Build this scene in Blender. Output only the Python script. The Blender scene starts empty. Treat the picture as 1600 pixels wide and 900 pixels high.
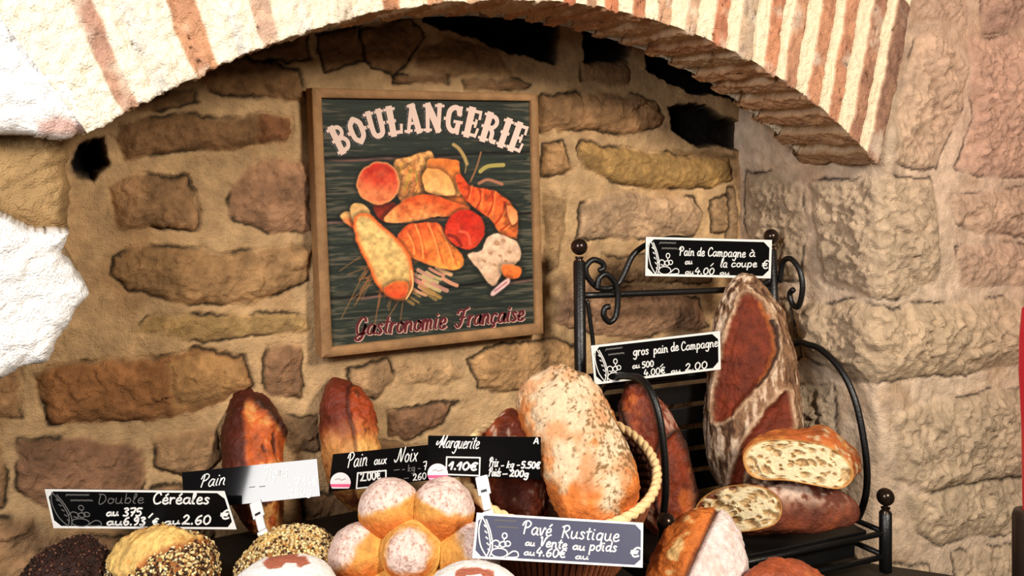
import bpy, bmesh, math, random
import numpy as np
from mathutils import Vector, Matrix

# ------------------------------------------------------------------ camera, light, exposure
sc = bpy.context.scene
F, CX, CY = 1500.0, 800.0, 223.0            # focal length in pixels of a 1600 px wide frame, horizon row
YAW = math.radians(28.5)
CAM = np.array([0.0, 0.0, 1.45])
FW = np.array([math.sin(YAW), math.cos(YAW), 0.0])
RT = np.array([math.cos(YAW), -math.sin(YAW), 0.0])
UP = np.array([0.0, 0.0, 1.0])

cam = bpy.data.cameras.new('camera'); camo = bpy.data.objects.new('camera', cam)
sc.collection.objects.link(camo); sc.camera = camo
cam.sensor_width = 36; cam.lens = 36 * F / 1600; cam.shift_y = -(450 - CY) / 1600
cam.clip_start = 0.02
camo.location = CAM; camo.rotation_euler = (math.pi / 2, 0, -YAW)

w = bpy.data.worlds.new('world'); sc.world = w; w.use_nodes = True
w.node_tree.nodes['Background'].inputs[0].default_value = (1.0, 0.86, 0.70, 1)
w.node_tree.nodes['Background'].inputs[1].default_value = 0.07

def lamp(name, kind, loc, target, power, color, size=0.3, sizey=None, spot=None):
    l = bpy.data.lights.new(name, kind); o = bpy.data.objects.new(name, l); sc.collection.objects.link(o)
    l.energy = power; l.color = color
    if kind == 'AREA':
        l.size = size
        if sizey: l.shape = 'RECTANGLE'; l.size_y = sizey
    else:
        l.shadow_soft_size = size
    o.location = loc
    o.rotation_euler = (Vector(target) - Vector(loc)).to_track_quat('-Z', 'Y').to_euler()
    return o
lamp('daylight_from_doorway', 'AREA', (-0.80, 0.10, 1.95), (0.35, 1.15, 1.30), 26, (1.0, 0.97, 0.95), 0.55, 0.75)
lamp('warm_fill_light', 'AREA', (0.95, -0.50, 2.05), (0.95, 1.20, 1.10), 32, (1.0, 0.90, 0.77), 0.30, 0.30)  # unseen warm fill, added to brighten the right wall and the bread
sc.view_settings.view_transform = 'Standard'; sc.view_settings.look = 'None'
sc.view_settings.exposure = 0.25; sc.view_settings.gamma = 1.0; sc.view_settings.use_curve_mapping = False

# ------------------------------------------------------------------ geometry helpers
def ray(px, py): return FW + RT * ((px - CX) / F) + UP * ((CY - py) / F)
def P(px, py, Z): return CAM + ray(px, py) * Z
def on_y(px, py, y): d = ray(px, py); return CAM + d * (y / d[1])
def on_x(px, py, x): d = ray(px, py); return CAM + d * (x / d[0])
def on_z(px, py, z): d = ray(px, py); return CAM + d * ((z - CAM[2]) / d[2])
def on_plane(px, py, p0, n): d = ray(px, py); return CAM + d * (np.dot(p0 - CAM, n) / np.dot(d, n))
def proj(V):
    d = np.asarray(V) - CAM; Z = d @ FW
    return CX + F * (d @ RT) / Z, CY - F * d[..., 2] / Z
def unit(v): v = np.asarray(v, float); return v / np.linalg.norm(v)
def lin(c):
    c = np.asarray(c, float) / 255.0
    return np.where(c <= 0.04045, c / 12.92, ((c + 0.055) / 1.055) ** 2.4)
def sstep(a, b, x): t = np.clip((x - a) / (b - a), 0, 1); return t * t * (3 - 2 * t)
def mixc(c, d, m): return c * (1 - m[..., None]) + np.asarray(d, float) * m[..., None]

def hash3(ix, iy, iz, seed):
    h = (ix.astype(np.int64) * 374761393 + iy.astype(np.int64) * 668265263 + iz.astype(np.int64) * 1274126177 + seed * 974634533) & 0xFFFFFFFF
    h = ((h ^ (h >> 13)) * 1103515245) & 0xFFFFFFFF
    h = ((h ^ (h >> 16)) * 668265263) & 0xFFFFFFFF
    return ((h ^ (h >> 15)) & 0xFFFF) / 65535.0
def noise3(x, y, z, seed=0):
    x, y, z = np.broadcast_arrays(x, y, z)
    fx, fy, fz = np.floor(x), np.floor(y), np.floor(z)
    u, v, w_ = x - fx, y - fy, z - fz
    u = u * u * (3 - 2 * u); v = v * v * (3 - 2 * v); w_ = w_ * w_ * (3 - 2 * w_)
    r = 0
    for a in (0, 1):
        for b in (0, 1):
            for c in (0, 1):
                wt = (u if a else 1 - u) * (v if b else 1 - v) * (w_ if c else 1 - w_)
                r = r + wt * hash3(fx + a, fy + b, fz + c, seed)
    return r * 2 - 1
def noise2(x, y, seed=0):
    x, y = np.broadcast_arrays(x, y)
    fx, fy = np.floor(x), np.floor(y)
    u, v = x - fx, y - fy
    u = u * u * (3 - 2 * u); v = v * v * (3 - 2 * v); z = np.zeros_like(fx)
    r = 0
    for a in (0, 1):
        for b in (0, 1):
            r = r + (u if a else 1 - u) * (v if b else 1 - v) * hash3(fx + a, fy + b, z, seed)
    return r * 2 - 1
def fbm2(x, y, f, octv=4, seed=0, gain=.5):
    r = 0; a = 1; s = 0
    for k in range(octv):
        r = r + a * noise2(x * f + 17.3 * k, y * f - 9.1 * k, seed + k); s += a; a *= gain; f *= 2.03
    return r / s
def fbm3(p, f, octv=4, seed=0, gain=.5):
    r = 0; a = 1; s = 0
    for k in range(octv):
        r = r + a * noise3(p[..., 0] * f + 7.3 * k, p[..., 1] * f, p[..., 2] * f - 3.1 * k, seed + k); s += a; a *= gain; f *= 2.03
    return r / s
def facets(x, y, f, seed):
    """hewn-stone relief: each cell of a jittered grid is a small tilted plane"""
    X, Y = x * f, y * f; cx, cy = np.floor(X), np.floor(Y); best = np.full(X.shape, 9.); out = np.zeros(X.shape); z = np.zeros(X.shape)
    for i in (-1, 0, 1):
        for j in (-1, 0, 1):
            a, b = cx + i, cy + j; px, py = a + hash3(a, b, z, seed), b + hash3(a, b, z, seed + 1)
            d = (X - px) ** 2 + (Y - py) ** 2; m = d < best
            v = (X - px) * (hash3(a, b, z, seed + 2) - .5) * 1.6 + (Y - py) * (hash3(a, b, z, seed + 3) - .5) * 1.6 + (hash3(a, b, z, seed + 4) - .5)
            out = np.where(m, v, out); best = np.where(m, d, best)
    return out
def sdf_poly(X, Y, poly):
    """signed distance, positive inside"""
    poly = np.asarray(poly, float); n = len(poly)
    d2 = np.full(X.shape, 1e9); ins = np.zeros(X.shape, bool)
    for i in range(n):
        ax, ay = poly[i]; bx, by = poly[(i + 1) % n]
        ex, ey = bx - ax, by - ay; L = ex * ex + ey * ey + 1e-18
        t = np.clip(((X - ax) * ex + (Y - ay) * ey) / L, 0, 1)
        d2 = np.minimum(d2, (X - ax - t * ex) ** 2 + (Y - ay - t * ey) ** 2)
        c = ((ay > Y) != (by > Y)) & (X < (bx - ax) * (Y - ay) / (by - ay + 1e-18) + ax)
        ins ^= c
    d = np.sqrt(d2)
    return np.where(ins, d, -d)
def seg_dist(X, Y, pts):
    d2 = np.full(X.shape, 1e9)
    for (ax, ay), (bx, by) in zip(pts[:-1], pts[1:]):
        ex, ey = bx - ax, by - ay; L = ex * ex + ey * ey + 1e-18
        t = np.clip(((X - ax) * ex + (Y - ay) * ey) / L, 0, 1)
        d2 = np.minimum(d2, (X - ax - t * ex) ** 2 + (Y - ay - t * ey) ** 2)
    return np.sqrt(d2)
def smooth_line(pts, sub=5, closed=False):
    pts = [np.asarray(p, float) for p in pts]
    if len(pts) < 3: return np.array(pts)
    n = len(pts); out = []
    g = (lambda i: pts[i % n]) if closed else (lambda i: pts[min(max(i, 0), n - 1)])
    for i in range(n if closed else n - 1):
        p0, p1, p2, p3 = g(i - 1), g(i), g(i + 1), g(i + 2)
        for k in range(sub):
            t = k / sub
            out.append(.5 * (2 * p1 + (p2 - p0) * t + (2 * p0 - 5 * p1 + 4 * p2 - p3) * t * t + (3 * p1 - p0 - 3 * p2 + p3) * t ** 3))
    if not closed: out.append(pts[-1])
    return np.array(out)

def gridfaces(nu, nv, wrap=False):
    """vertex index = i*nv + j ; i over nu, j over nv"""
    i = np.arange(nu - 1)[:, None]; jn = nv if wrap else nv - 1
    j = np.arange(jn)[None, :]; j2 = (j + 1) % nv
    q = np.stack([i * nv + j, (i + 1) * nv + j, (i + 1) * nv + j2, i * nv + j2], -1)
    return q.reshape(-1, 4)

class Geo:
    """collects vertices, faces and vertex colours of ONE mesh"""
    def __init__(s): s.v = []; s.f = []; s.c = []; s.n = 0
    def add(s, V, Fc, col=(1, 1, 1)):
        V = np.asarray(V, float).reshape(-1, 3)
        col = np.asarray(col, float)
        if col.ndim == 1: col = np.tile(col, (len(V), 1))
        s.v.append(V); s.c.append(col)
        s.f += [tuple(int(k) + s.n for k in f) for f in Fc]; s.n += len(V); return s
    def box(s, c, d, R=None, col=(1, 1, 1), bev=0.0):
        bm = bmesh.new(); bmesh.ops.create_cube(bm, size=1)
        for v in bm.verts: v.co = Vector((v.co.x * d[0], v.co.y * d[1], v.co.z * d[2]))
        if bev: bmesh.ops.bevel(bm, geom=list(bm.edges), offset=bev, segments=2, affect='EDGES', profile=.5)
        bm.verts.index_update()
        V = np.array([v.co[:] for v in bm.verts]); Fc = [[v.index for v in f.verts] for f in bm.faces]; bm.free()
        if R is not None: V = V @ np.asarray(R).T
        return s.add(V + np.asarray(c), Fc, col)
    def tube(s, pts, r, n=10, col=(1, 1, 1), closed=False, round_cap=True):
        pts = np.asarray(pts, float); m = len(pts)
        rr = np.full(m, r) if np.isscalar(r) else np.asarray(r, float)
        T = np.gradient(pts, axis=0) if not closed else (np.roll(pts, -1, 0) - np.roll(pts, 1, 0))
        T /= np.linalg.norm(T, axis=1)[:, None] + 1e-12
        up = np.array([0, 0, 1.]) if abs(T[0][2]) < .9 else np.array([1., 0, 0])
        N = np.zeros_like(pts); N[0] = unit(np.cross(np.cross(T[0], up), T[0]))
        for k in range(1, m):
            v = N[k - 1] - T[k] * np.dot(N[k - 1], T[k]); N[k] = v / (np.linalg.norm(v) + 1e-12)
        B = np.cross(T, N); a = np.linspace(0, 2 * np.pi, n, endpoint=False)
        V = pts[:, None, :] + rr[:, None, None] * (np.cos(a)[None, :, None] * N[:, None, :] + np.sin(a)[None, :, None] * B[:, None, :])
        V = V.reshape(-1, 3); Fc = [tuple(q) for q in gridfaces(m, n, True)]
        if closed:
            Fc += [((m - 1) * n + j, j, (j + 1) % n, (m - 1) * n + (j + 1) % n) for j in range(n)]
        else:
            e0 = pts[0] - T[0] * rr[0] * (.5 if round_cap else 0); e1 = pts[-1] + T[-1] * rr[-1] * (.5 if round_cap else 0)
            V = np.vstack([V, e0, e1]); a0 = m * n
            Fc += [(j, (j + 1) % n, a0) for j in range(n)] + [((m - 1) * n + (j + 1) % n, (m - 1) * n + j, a0 + 1) for j in range(n)]
        return s.add(V, Fc, col)
    def lathe(s, prof, c, axis=(0, 0, 1), n=28, col=(1, 1, 1)):
        """prof: list of (radius, height) along axis from c"""
        axis = unit(axis); u = unit(np.cross(axis, [0.3, 1, 0.2])); v = np.cross(axis, u)
        a = np.linspace(0, 2 * np.pi, n, endpoint=False); pr = np.array(prof, float)
        V = np.asarray(c) + pr[:, 1][:, None, None] * axis + pr[:, 0][:, None, None] * (np.cos(a)[None, :, None] * u + np.sin(a)[None, :, None] * v)
        Fc = [tuple(q) for q in gridfaces(len(pr), n, True)]
        return s.add(V.reshape(-1, 3), Fc, col)
    def ball(s, c, r, n=16, col=(1, 1, 1)):
        k = np.linspace(0, np.pi, n // 2 + 1)
        return s.lathe([(max(r * math.sin(t), 1e-5), -r * math.cos(t)) for t in k], c, n=n, col=col)
    def strip(s, L, R_, col=(1, 1, 1)):
        m = len(L); V = np.vstack([L, R_])
        return s.add(V, [(k, k + 1, m + k + 1, m + k) for k in range(m - 1)], col)
    def build(s, name, mat, parent=None, loc=None, smooth=True):
        return mesh_obj(name, np.vstack(s.v), s.f, mat, parent, np.vstack(s.c), loc, smooth)

def wloc(o):
    l = np.zeros(3)
    while o is not None: l = l + np.array(o.location); o = o.parent
    return l
def mesh_obj(name, V, Fc, mat, parent=None, col=None, loc=None, smooth=True):
    base = wloc(parent) if parent is not None else np.zeros(3)
    if loc is None: loc = base if parent is not None else np.zeros(3)
    loc = np.asarray(loc, float)
    me = bpy.data.meshes.new(name); V = np.asarray(V, float) - loc
    if isinstance(Fc, np.ndarray):
        n, m = len(V), len(Fc); k = Fc.shape[1]
        me.vertices.add(n); me.vertices.foreach_set('co', V.astype(np.float32).ravel())
        me.loops.add(m * k); me.loops.foreach_set('vertex_index', Fc.astype(np.int32).ravel())
        me.polygons.add(m); me.polygons.foreach_set('loop_start', (np.arange(m) * k).astype(np.int32))
        me.polygons.foreach_set('use_smooth', np.full(m, smooth)); me.update(calc_edges=True)
    else:
        me.from_pydata([tuple(v) for v in V], [], [tuple(f) for f in Fc])
        me.polygons.foreach_set('use_smooth', np.full(len(me.polygons), smooth)); me.update()
    if col is not None:
        at = me.attributes.new('tint', 'FLOAT_COLOR', 'POINT')
        c4 = np.ones((len(V), 4), np.float32); c4[:, :3] = col; at.data.foreach_set('color', c4.ravel())
    me.materials.append(mat)
    o = bpy.data.objects.new(name, me); sc.collection.objects.link(o)
    if parent is not None: o.parent = parent
    o.location = loc - base
    return o
def tag(o, label=None, cat=None, group=None, kind=None):
    if label: o['label'] = label
    if cat: o['category'] = cat
    if group: o['group'] = group
    if kind: o['kind'] = kind
    return o
def thing(name, loc, label, cat, group=None):
    o = bpy.data.objects.new(name, None); sc.collection.objects.link(o); o.location = loc; o.empty_display_size = .02
    return tag(o, label, cat, group)

# ------------------------------------------------------------------ materials
def material(name, rough=.8, spec=.3, bump=0.0, bscale=200.0, mottle=0.0, mscale=60.0, base=None, metal=0.0, sss=0.0, coat=0.0, bump2=0.0, b2scale=900.0):
    m = bpy.data.materials.new(name); m.use_nodes = True; nt = m.node_tree; b = nt.nodes['Principled BSDF']
    b.inputs['Roughness'].default_value = rough; b.inputs['Specular IOR Level'].default_value = spec
    b.inputs['Metallic'].default_value = metal; b.inputs['Coat Weight'].default_value = coat
    tc = nt.nodes.new('ShaderNodeTexCoord')
    if base is None:
        a = nt.nodes.new('ShaderNodeAttribute'); a.attribute_name = 'tint'; out = a.outputs['Color']
    else:
        r = nt.nodes.new('ShaderNodeRGB'); r.outputs[0].default_value = (*lin(base), 1); out = r.outputs[0]
    if mottle:
        n = nt.nodes.new('ShaderNodeTexNoise'); n.inputs['Scale'].default_value = mscale; n.inputs['Detail'].default_value = 6
        nt.links.new(tc.outputs['Object'], n.inputs['Vector'])
        mr = nt.nodes.new('ShaderNodeMapRange'); mr.inputs[1].default_value = .3; mr.inputs[2].default_value = .7
        mr.inputs[3].default_value = 1 - mottle; mr.inputs[4].default_value = 1 + mottle
        nt.links.new(n.outputs['Fac'], mr.inputs[0])
        mx = nt.nodes.new('ShaderNodeMix'); mx.data_type = 'RGBA'; mx.blend_type = 'MULTIPLY'; mx.inputs[0].default_value = 1
        nt.links.new(out, mx.inputs[6]); nt.links.new(mr.outputs[0], mx.inputs[7]); out = mx.outputs[2]
    nt.links.new(out, b.inputs['Base Color'])
    prev = None
    for st, scl in ((bump, bscale), (bump2, b2scale)):
        if not st: continue
        n = nt.nodes.new('ShaderNodeTexNoise'); n.inputs['Scale'].default_value = scl; n.inputs['Detail'].default_value = 5
        nt.links.new(tc.outputs['Object'], n.inputs['Vector'])
        bp = nt.nodes.new('ShaderNodeBump'); bp.inputs['Strength'].default_value = st; bp.inputs['Distance'].default_value = .004
        nt.links.new(n.outputs['Fac'], bp.inputs['Height'])
        if prev: nt.links.new(prev, bp.inputs['Normal'])
        prev = bp.outputs['Normal']
    if prev: nt.links.new(prev, b.inputs['Normal'])
    if sss:
        b.inputs['Subsurface Weight'].default_value = sss; b.inputs['Subsurface Radius'].default_value = (.006, .003, .0015)
        b.inputs['Subsurface Scale'].default_value = 1.0
    return m
M_STONE = material('stone_masonry', .92, .15, .7, 150, .2, 50, bump2=.5, b2scale=600)
M_PLASTER = material('limewashed_masonry', .95, .1, 1.0, 110, .07, 60, bump2=.8, b2scale=420)
M_CRUST = material('bread_crust', .62, .3, .6, 240, .2, 130, bump2=.4, b2scale=700)
M_CRUST_GLOSS = material('glazed_bread_crust', .5, .4, .5, 200, .2, 110, bump2=.35, b2scale=650)
M_FLOUR = material('floured_bread_crust', .8, .15, .5, 420, .12, 260)
M_CRUMB = material('bread_crumb', .85, .2, .5, 320, .08, 200, sss=.15)
M_SEED = material('sesame_seed', .5, .35)
M_IRON = material('black_wrought_iron', .38, .5, .15, 300, base=(14, 13, 13))
M_BALL = material('polished_dark_iron', .22, .6, base=(58, 44, 36), metal=.7)
M_CARD = material('glossy_black_slate_card', .05, .5, base=(9, 9, 11))
M_CARD_B = material('haze_tinted_card', .4, .5, base=(66, 68, 92))  # bluish glare haze put into the board's base colour
M_CARD_M = material('satin_black_slate_card', .30, .22, base=(8, 8, 9))
M_INK = material('white_chalk_ink', .6, .3, base=(236, 234, 230))
M_INK_FAINT = material('rubbed_chalk_ink', .7, .2, base=(105, 103, 100))
M_TINT = material('printed_ink', .6, .25)
M_PRINT = material('printed_board', .62, .22, .18, 300)
M_CLIP = material('white_plastic_clip', .35, .5, base=(222, 222, 226))
M_WOODF = material('pale_wood_frame', .7, .25, .3, 160, .14, 70)
M_BLACKWOOD = material('black_stained_wood', .6, .3, .2, 120, .25, 40, base=(16, 13, 11))
M_TABLE = material('dark_brown_table_wood', .55, .35, .15, 90, .3, 30, base=(40, 33, 26))
M_FLOOR = material('stone_floor', .8, .2, .3, 40, .2, 8, base=(120, 105, 90))
M_WICKER = material('woven_wicker', .6, .3, .3, 300, .2, 120)
# ------------------------------------------------------------------ the stone niche
YB = 1.42                      # mortar face of the niche's back wall
YF = 1.118                     # face of the wall the niche is cut into
TABLE_Z, RISER_Z = 0.77, 0.90

def masonry(U, Vv, stones, mortar, seed, rough=1.0):
    """height towards the room and colour of a rubble wall; stones: (polygon, colour, height, edge groove[, options])"""
    h = .004 * fbm2(U, Vv, 9, 3, seed) + .0016 * fbm2(U, Vv, 60, 3, seed + 5)
    col = np.tile(np.asarray(mortar, float), U.shape + (1,)) * (1 + .16 * fbm2(U, Vv, 6, 5, seed + 9)[..., None] + .10 * fbm2(U, Vv, 40, 3, seed + 8)[..., None])
    wornm = sstep(.1, .5, fbm2(U, Vv, 11, 4, seed + 7)); col = col * (1 - .30 * wornm[..., None]) + np.array([150., 108., 70.]) * (.30 * wornm[..., None])
    wx = U + .009 * fbm2(U, Vv, 20, 5, seed + 20) + .004 * fbm2(U, Vv, 90, 3, seed + 21); wy = Vv + .009 * fbm2(U, Vv, 20, 5, seed + 30) + .004 * fbm2(U, Vv, 90, 3, seed + 31)
    big = fbm2(U, Vv, 22, 5, seed + 40); ridge = 1 - np.abs(fbm2(U * .8, Vv * 1.5, 30, 4, seed + 50)); fine = fbm2(U, Vv, 130, 3, seed + 60); q1 = U + .012 * fbm2(U, Vv, 30, 3, seed + 62); q2 = Vv + .012 * fbm2(U, Vv, 30, 3, seed + 64); fac = .7 * facets(q1, q2, 34, seed + 66) + .3 * facets(q1, q2, 85, seed + 68)
    patch = fbm2(U, Vv, 24, 6, seed + 70, .65); gn = fbm2(U, Vv, 18, 2, seed + 80)
    for k, st in enumerate(stones):
        poly, c, H, groove = st[:4]; r = st[4] if len(st) > 4 else .012; var = st[5] if len(st) > 5 else .34
        pa = np.asarray(poly); lo, hi = pa.min(0) - .05, pa.max(0) + .05
        sel = np.nonzero((U > lo[0]) & (U < hi[0]) & (Vv > lo[1]) & (Vv < hi[1]))
        if not len(sel[0]): continue
        d = sdf_poly(wx[sel], wy[sel], poly)
        sf = .5 + .5 * sstep(-.3, .3, gn[sel]); ins = sstep(-.002 - .006 * (1 - sf), .004 + .008 * (1 - sf), d); prof = 1 - np.exp(-np.clip(d, 0, None) / r)
        rgh = rough * (.0050 * big[sel] + .0026 * (ridge[sel] - .8) + .0030 * fine[sel] + .0052 * fac[sel])
        g = 1.3 * groove * np.exp(-((d + .001) / .0024) ** 2) * sstep(-.25, .35, gn[sel] + .25)
        h[sel] = h[sel] * (1 - ins) + ins * (H * prof + rgh * np.sign(abs(H)) * np.minimum(1, prof * 1.4)) - g
        cc = np.asarray(c, float) * (1 + var * patch[sel] + .08 * fine[sel])[..., None]
        col[sel] = col[sel] * (1 - ins[..., None]) + cc * ins[..., None]
        vein = np.exp(-((d + .0005) / .0020) ** 2) * sstep(-.05, .3, gn[sel] + .1) * (.72 if groove > .001 else 0)
        col[sel] *= (1 - vein)[..., None]
    return h, np.clip(col, 2, 255)

# ---- back wall
def backuv(poly): return [(p[0], p[2]) for p in (on_y(x, y, YB) for x, y in poly)]
def rect(x0, y0, x1, y1, k=0):
    rr = random.Random(k + int(x0 * 7 + y0)); j = lambda: rr.uniform(-7, 7)
    return [(x0 + j(), y0 + j()), ((x0 + x1) / 2, y0 + j()), (x1 + j(), y0 + j()), (x1 + j(), (y0 + y1) / 2), (x1 + j(), y1 + j()), ((x0 + x1) / 2, y1 + j()), (x0 + j(), y1 + j()), (x0 + j(), (y0 + y1) / 2)]
BACK = [
 ([(192,190),(240,178),(330,182),(450,183),(457,205),(450,222),(370,230),(300,235),(195,250),(190,225)], (112,78,50), .012, .004),
 ([(400,186),(450,183),(457,205),(448,222),(410,222)], (128,74,46), .014, .001),
 ([(175,285),(205,272),(290,280),(300,300),(318,330),(310,360),(180,357),(172,330)], (150,112,78), .014, .006),
 ([(385,258),(410,247),(485,252),(487,365),(420,365),(362,335),(358,300)], (160,116,90), .009, .0025),
 ([(180,400),(215,385),(350,392),(488,388),(488,440),(400,470),(290,475),(200,450),(172,425)], (158,120,80), .012, .003),
 ([(235,495),(300,490),(400,486),(485,495),(485,515),(400,525),(320,535),(215,520)], (170,138,86), .006, .002),
 ([(50,590),(95,570),(250,558),(310,545),(380,560),(395,600),(340,630),(240,655),(80,662)], (140,86,48), .014, .005, .012, .3),
 ([(260,565),(310,548),(378,562),(390,600),(330,628),(270,640)], (176,130,80), .014, .0),
 ([(410,560),(425,540),(465,535),(475,620),(415,615)], (124,88,66), .010, .003),
 ([(30,685),(110,680),(200,690),(222,705),(222,765),(215,800),(70,800),(28,760)], (122,84,66), .010, .002),
 ([(235,680),(340,662),(340,720),(320,740),(240,735)], (150,116,84), .010, .003),
 ([(435,645),(500,650),(500,705),(458,708),(440,690)], (128,100,74), .008, .002),
 ([(605,640),(715,632),(690,665),(640,690),(610,680)], (128,88,66), .009, .005),
 ([(545,580),(610,565),(618,590),(585,622),(555,615)], (176,138,100), .007, .003),
 ([(730,560),(760,545),(870,530),(905,550),(895,600),(840,612),(745,610)], (166,126,84), .010, .0035),
 ([(620,568),(700,560),(725,590),(700,605),(630,600)], (170,136,98), .006, .001),
 ([(520,690),(600,690),(660,700),(660,745),(540,750)], (146,110,80), .008, .003),
 ([(843,155),(860,147),(985,148),(1025,160),(1037,185),(1030,200),(985,210),(935,205),(842,203)], (142,104,70), .014, .006),
 ([(843,222),(880,220),(893,265),(865,280),(845,275)], (150,112,74), .010, .003),
 ([(905,235),(912,222),(960,230),(1060,243),(1140,245),(1146,280),(1120,292),(1040,295),(975,290),(912,265)], (160,124,68), .015, .005),
 ([(905,315),(950,300),(1085,308),(1098,330),(1085,366),(1010,372),(900,375)], (184,152,122), .009, .002),
 ([(1112,312),(1135,308),(1140,360),(1114,362)], (140,112,82), .008, .003),
 ([(870,470),(900,440),(1000,450),(1090,470),(1110,510),(1000,528),(930,525),(866,500)], (172,130,104), .010, .003),
 ([(850,300),(885,310),(875,420),(850,440)], (162,130,92), .007, .001),
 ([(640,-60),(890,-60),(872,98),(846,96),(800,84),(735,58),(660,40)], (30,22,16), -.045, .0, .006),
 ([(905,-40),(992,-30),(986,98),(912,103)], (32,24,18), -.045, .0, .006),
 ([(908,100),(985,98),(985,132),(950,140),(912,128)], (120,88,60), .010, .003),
 ([(1000,20),(1080,60),(1150,110),(1215,165),(1262,215),(1262,250),(1215,215),(1170,178),(1140,152),(1085,150),(1045,128),(1012,110)], (24,18,14), -.07, .0, .006),  # band along the arch: its shade put into the near-black recess colour
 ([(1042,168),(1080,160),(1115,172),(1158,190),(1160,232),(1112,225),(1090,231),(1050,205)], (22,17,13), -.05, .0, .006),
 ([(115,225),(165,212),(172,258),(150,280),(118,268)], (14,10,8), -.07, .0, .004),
 ([(565,45),(640,32),(662,60),(650,80),(620,122),(585,108),(560,80)], (120,88,60), .010, .003),
 ([(310,110),(370,85),(470,108),(480,160),(400,155),(310,135)], (112,80,50), .012, .004),
 ([(385,80),(480,46),(489,92),(400,97)], (104,72,46), .010, .003),
 ([(500,52),(560,38),(572,92),(510,110)], (116,84,56), .009, .003),
 ([(655,78),(700,58),(780,78),(800,118),(700,120),(650,105)], (134,102,70), .006, .0),
 ([(215,150),(300,138),(302,160),(215,172)], (112,80,52), .009, .003),
 ([(620,118),(700,116),(700,128),(620,130)], (98,68,46), .008, .003),
 ([(728,128),(800,122),(830,132),(820,142),(730,140)], (108,78,54), .008, .003),
 ([(1050,232),(1150,238),(1152,248),(1060,244)], (120,92,60), .004, .001),
] + [(rect(a, b, c, d, 3), col, .010, .003) for a, b, c, d, col in [
   (510,180,660,270,(140,104,72)), (690,170,830,280,(138,104,70)), (520,300,640,400,(150,112,76)), (670,310,830,420,(140,104,74)), (530,430,820,530,(150,116,78)),
   (930,620,1080,720,(150,118,86)), (940,400,1110,440,(164,130,92)), (240,760,330,860,(140,108,78)), (-10,810,60,890,(150,112,80)), (480,770,700,860,(140,106,76)),
   (-160,400,-20,520,(150,112,76)), (-150,560,30,650,(146,108,74)), (-140,690,10,790,(140,104,74)), (-160,250,-10,370,(150,116,80)), (-150,850,400,980,(140,106,76)), (450,900,900,1000,(140,106,76)), (960,770,1120,900,(140,110,80)),
   (40,-120,300,60,(120,90,60)), (330,-120,640,0,(120,90,60)), (1140,300,1152,420,(140,112,84))]]
us = np.concatenate([np.arange(-.42, 0, .006), np.arange(0, 1.315, .0021)]); vs = np.concatenate([[0.0, .35, .6], np.arange(.7, .88, .008), np.arange(.88, 1.70, .0021), np.arange(1.70, 1.9, .01), [2.05]])
U, Vv = np.meshgrid(us, vs, indexing='ij')
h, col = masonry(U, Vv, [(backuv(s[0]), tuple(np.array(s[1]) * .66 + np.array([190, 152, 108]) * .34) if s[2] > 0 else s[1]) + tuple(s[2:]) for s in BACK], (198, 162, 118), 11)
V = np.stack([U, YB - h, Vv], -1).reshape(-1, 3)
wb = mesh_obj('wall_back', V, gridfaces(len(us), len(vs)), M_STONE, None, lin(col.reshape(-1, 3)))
tag(wb, 'rough back wall of the niche in tan rubble stone and mortar', 'wall', kind='structure')

# ---- right jamb and the wall face right of the niche, one strip that turns the corner
JA, JB = np.array([1.272, YB]), np.array([1.300, YF])
JL = np.linalg.norm(JB - JA); JD = (JB - JA) / JL
def strip_uv(px, py):
    d = ray(px, py)
    A = np.array([[d[0], -JD[0]], [d[1], -JD[1]]]); t, s = np.linalg.solve(A, JA)
    if 0 <= s <= JL or s < 0: return (s, CAM[2] + d[2] * t)
    p = on_y(px, py, YF); return (JL + p[0] - JB[0], p[2])
ss = np.concatenate([np.arange(-.012, .75, .0032), np.linspace(.76, 1.1, 20)])
path = np.where(ss[:, None] <= JL, JA + ss[:, None] * JD, JB + (ss[:, None] - JL) * np.array([1., 0]))
kern = np.exp(-(np.arange(-14, 15) / 11.0) ** 2); kern /= kern.sum()
pd = np.vstack([np.repeat(path[:1], 14, 0) + (np.arange(-14, 0)[:, None] * .0032) * JD, path, np.repeat(path[-1:], 14, 0) + np.arange(1, 15)[:, None] * np.array([.018, 0])])
path = np.stack([np.convolve(pd[:, k], kern, 'valid') for k in (0, 1)], -1)
tg = np.gradient(path, axis=0); tg /= np.linalg.norm(tg, axis=1)[:, None]; nrm = np.stack([tg[:, 1], -tg[:, 0]], -1)
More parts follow.
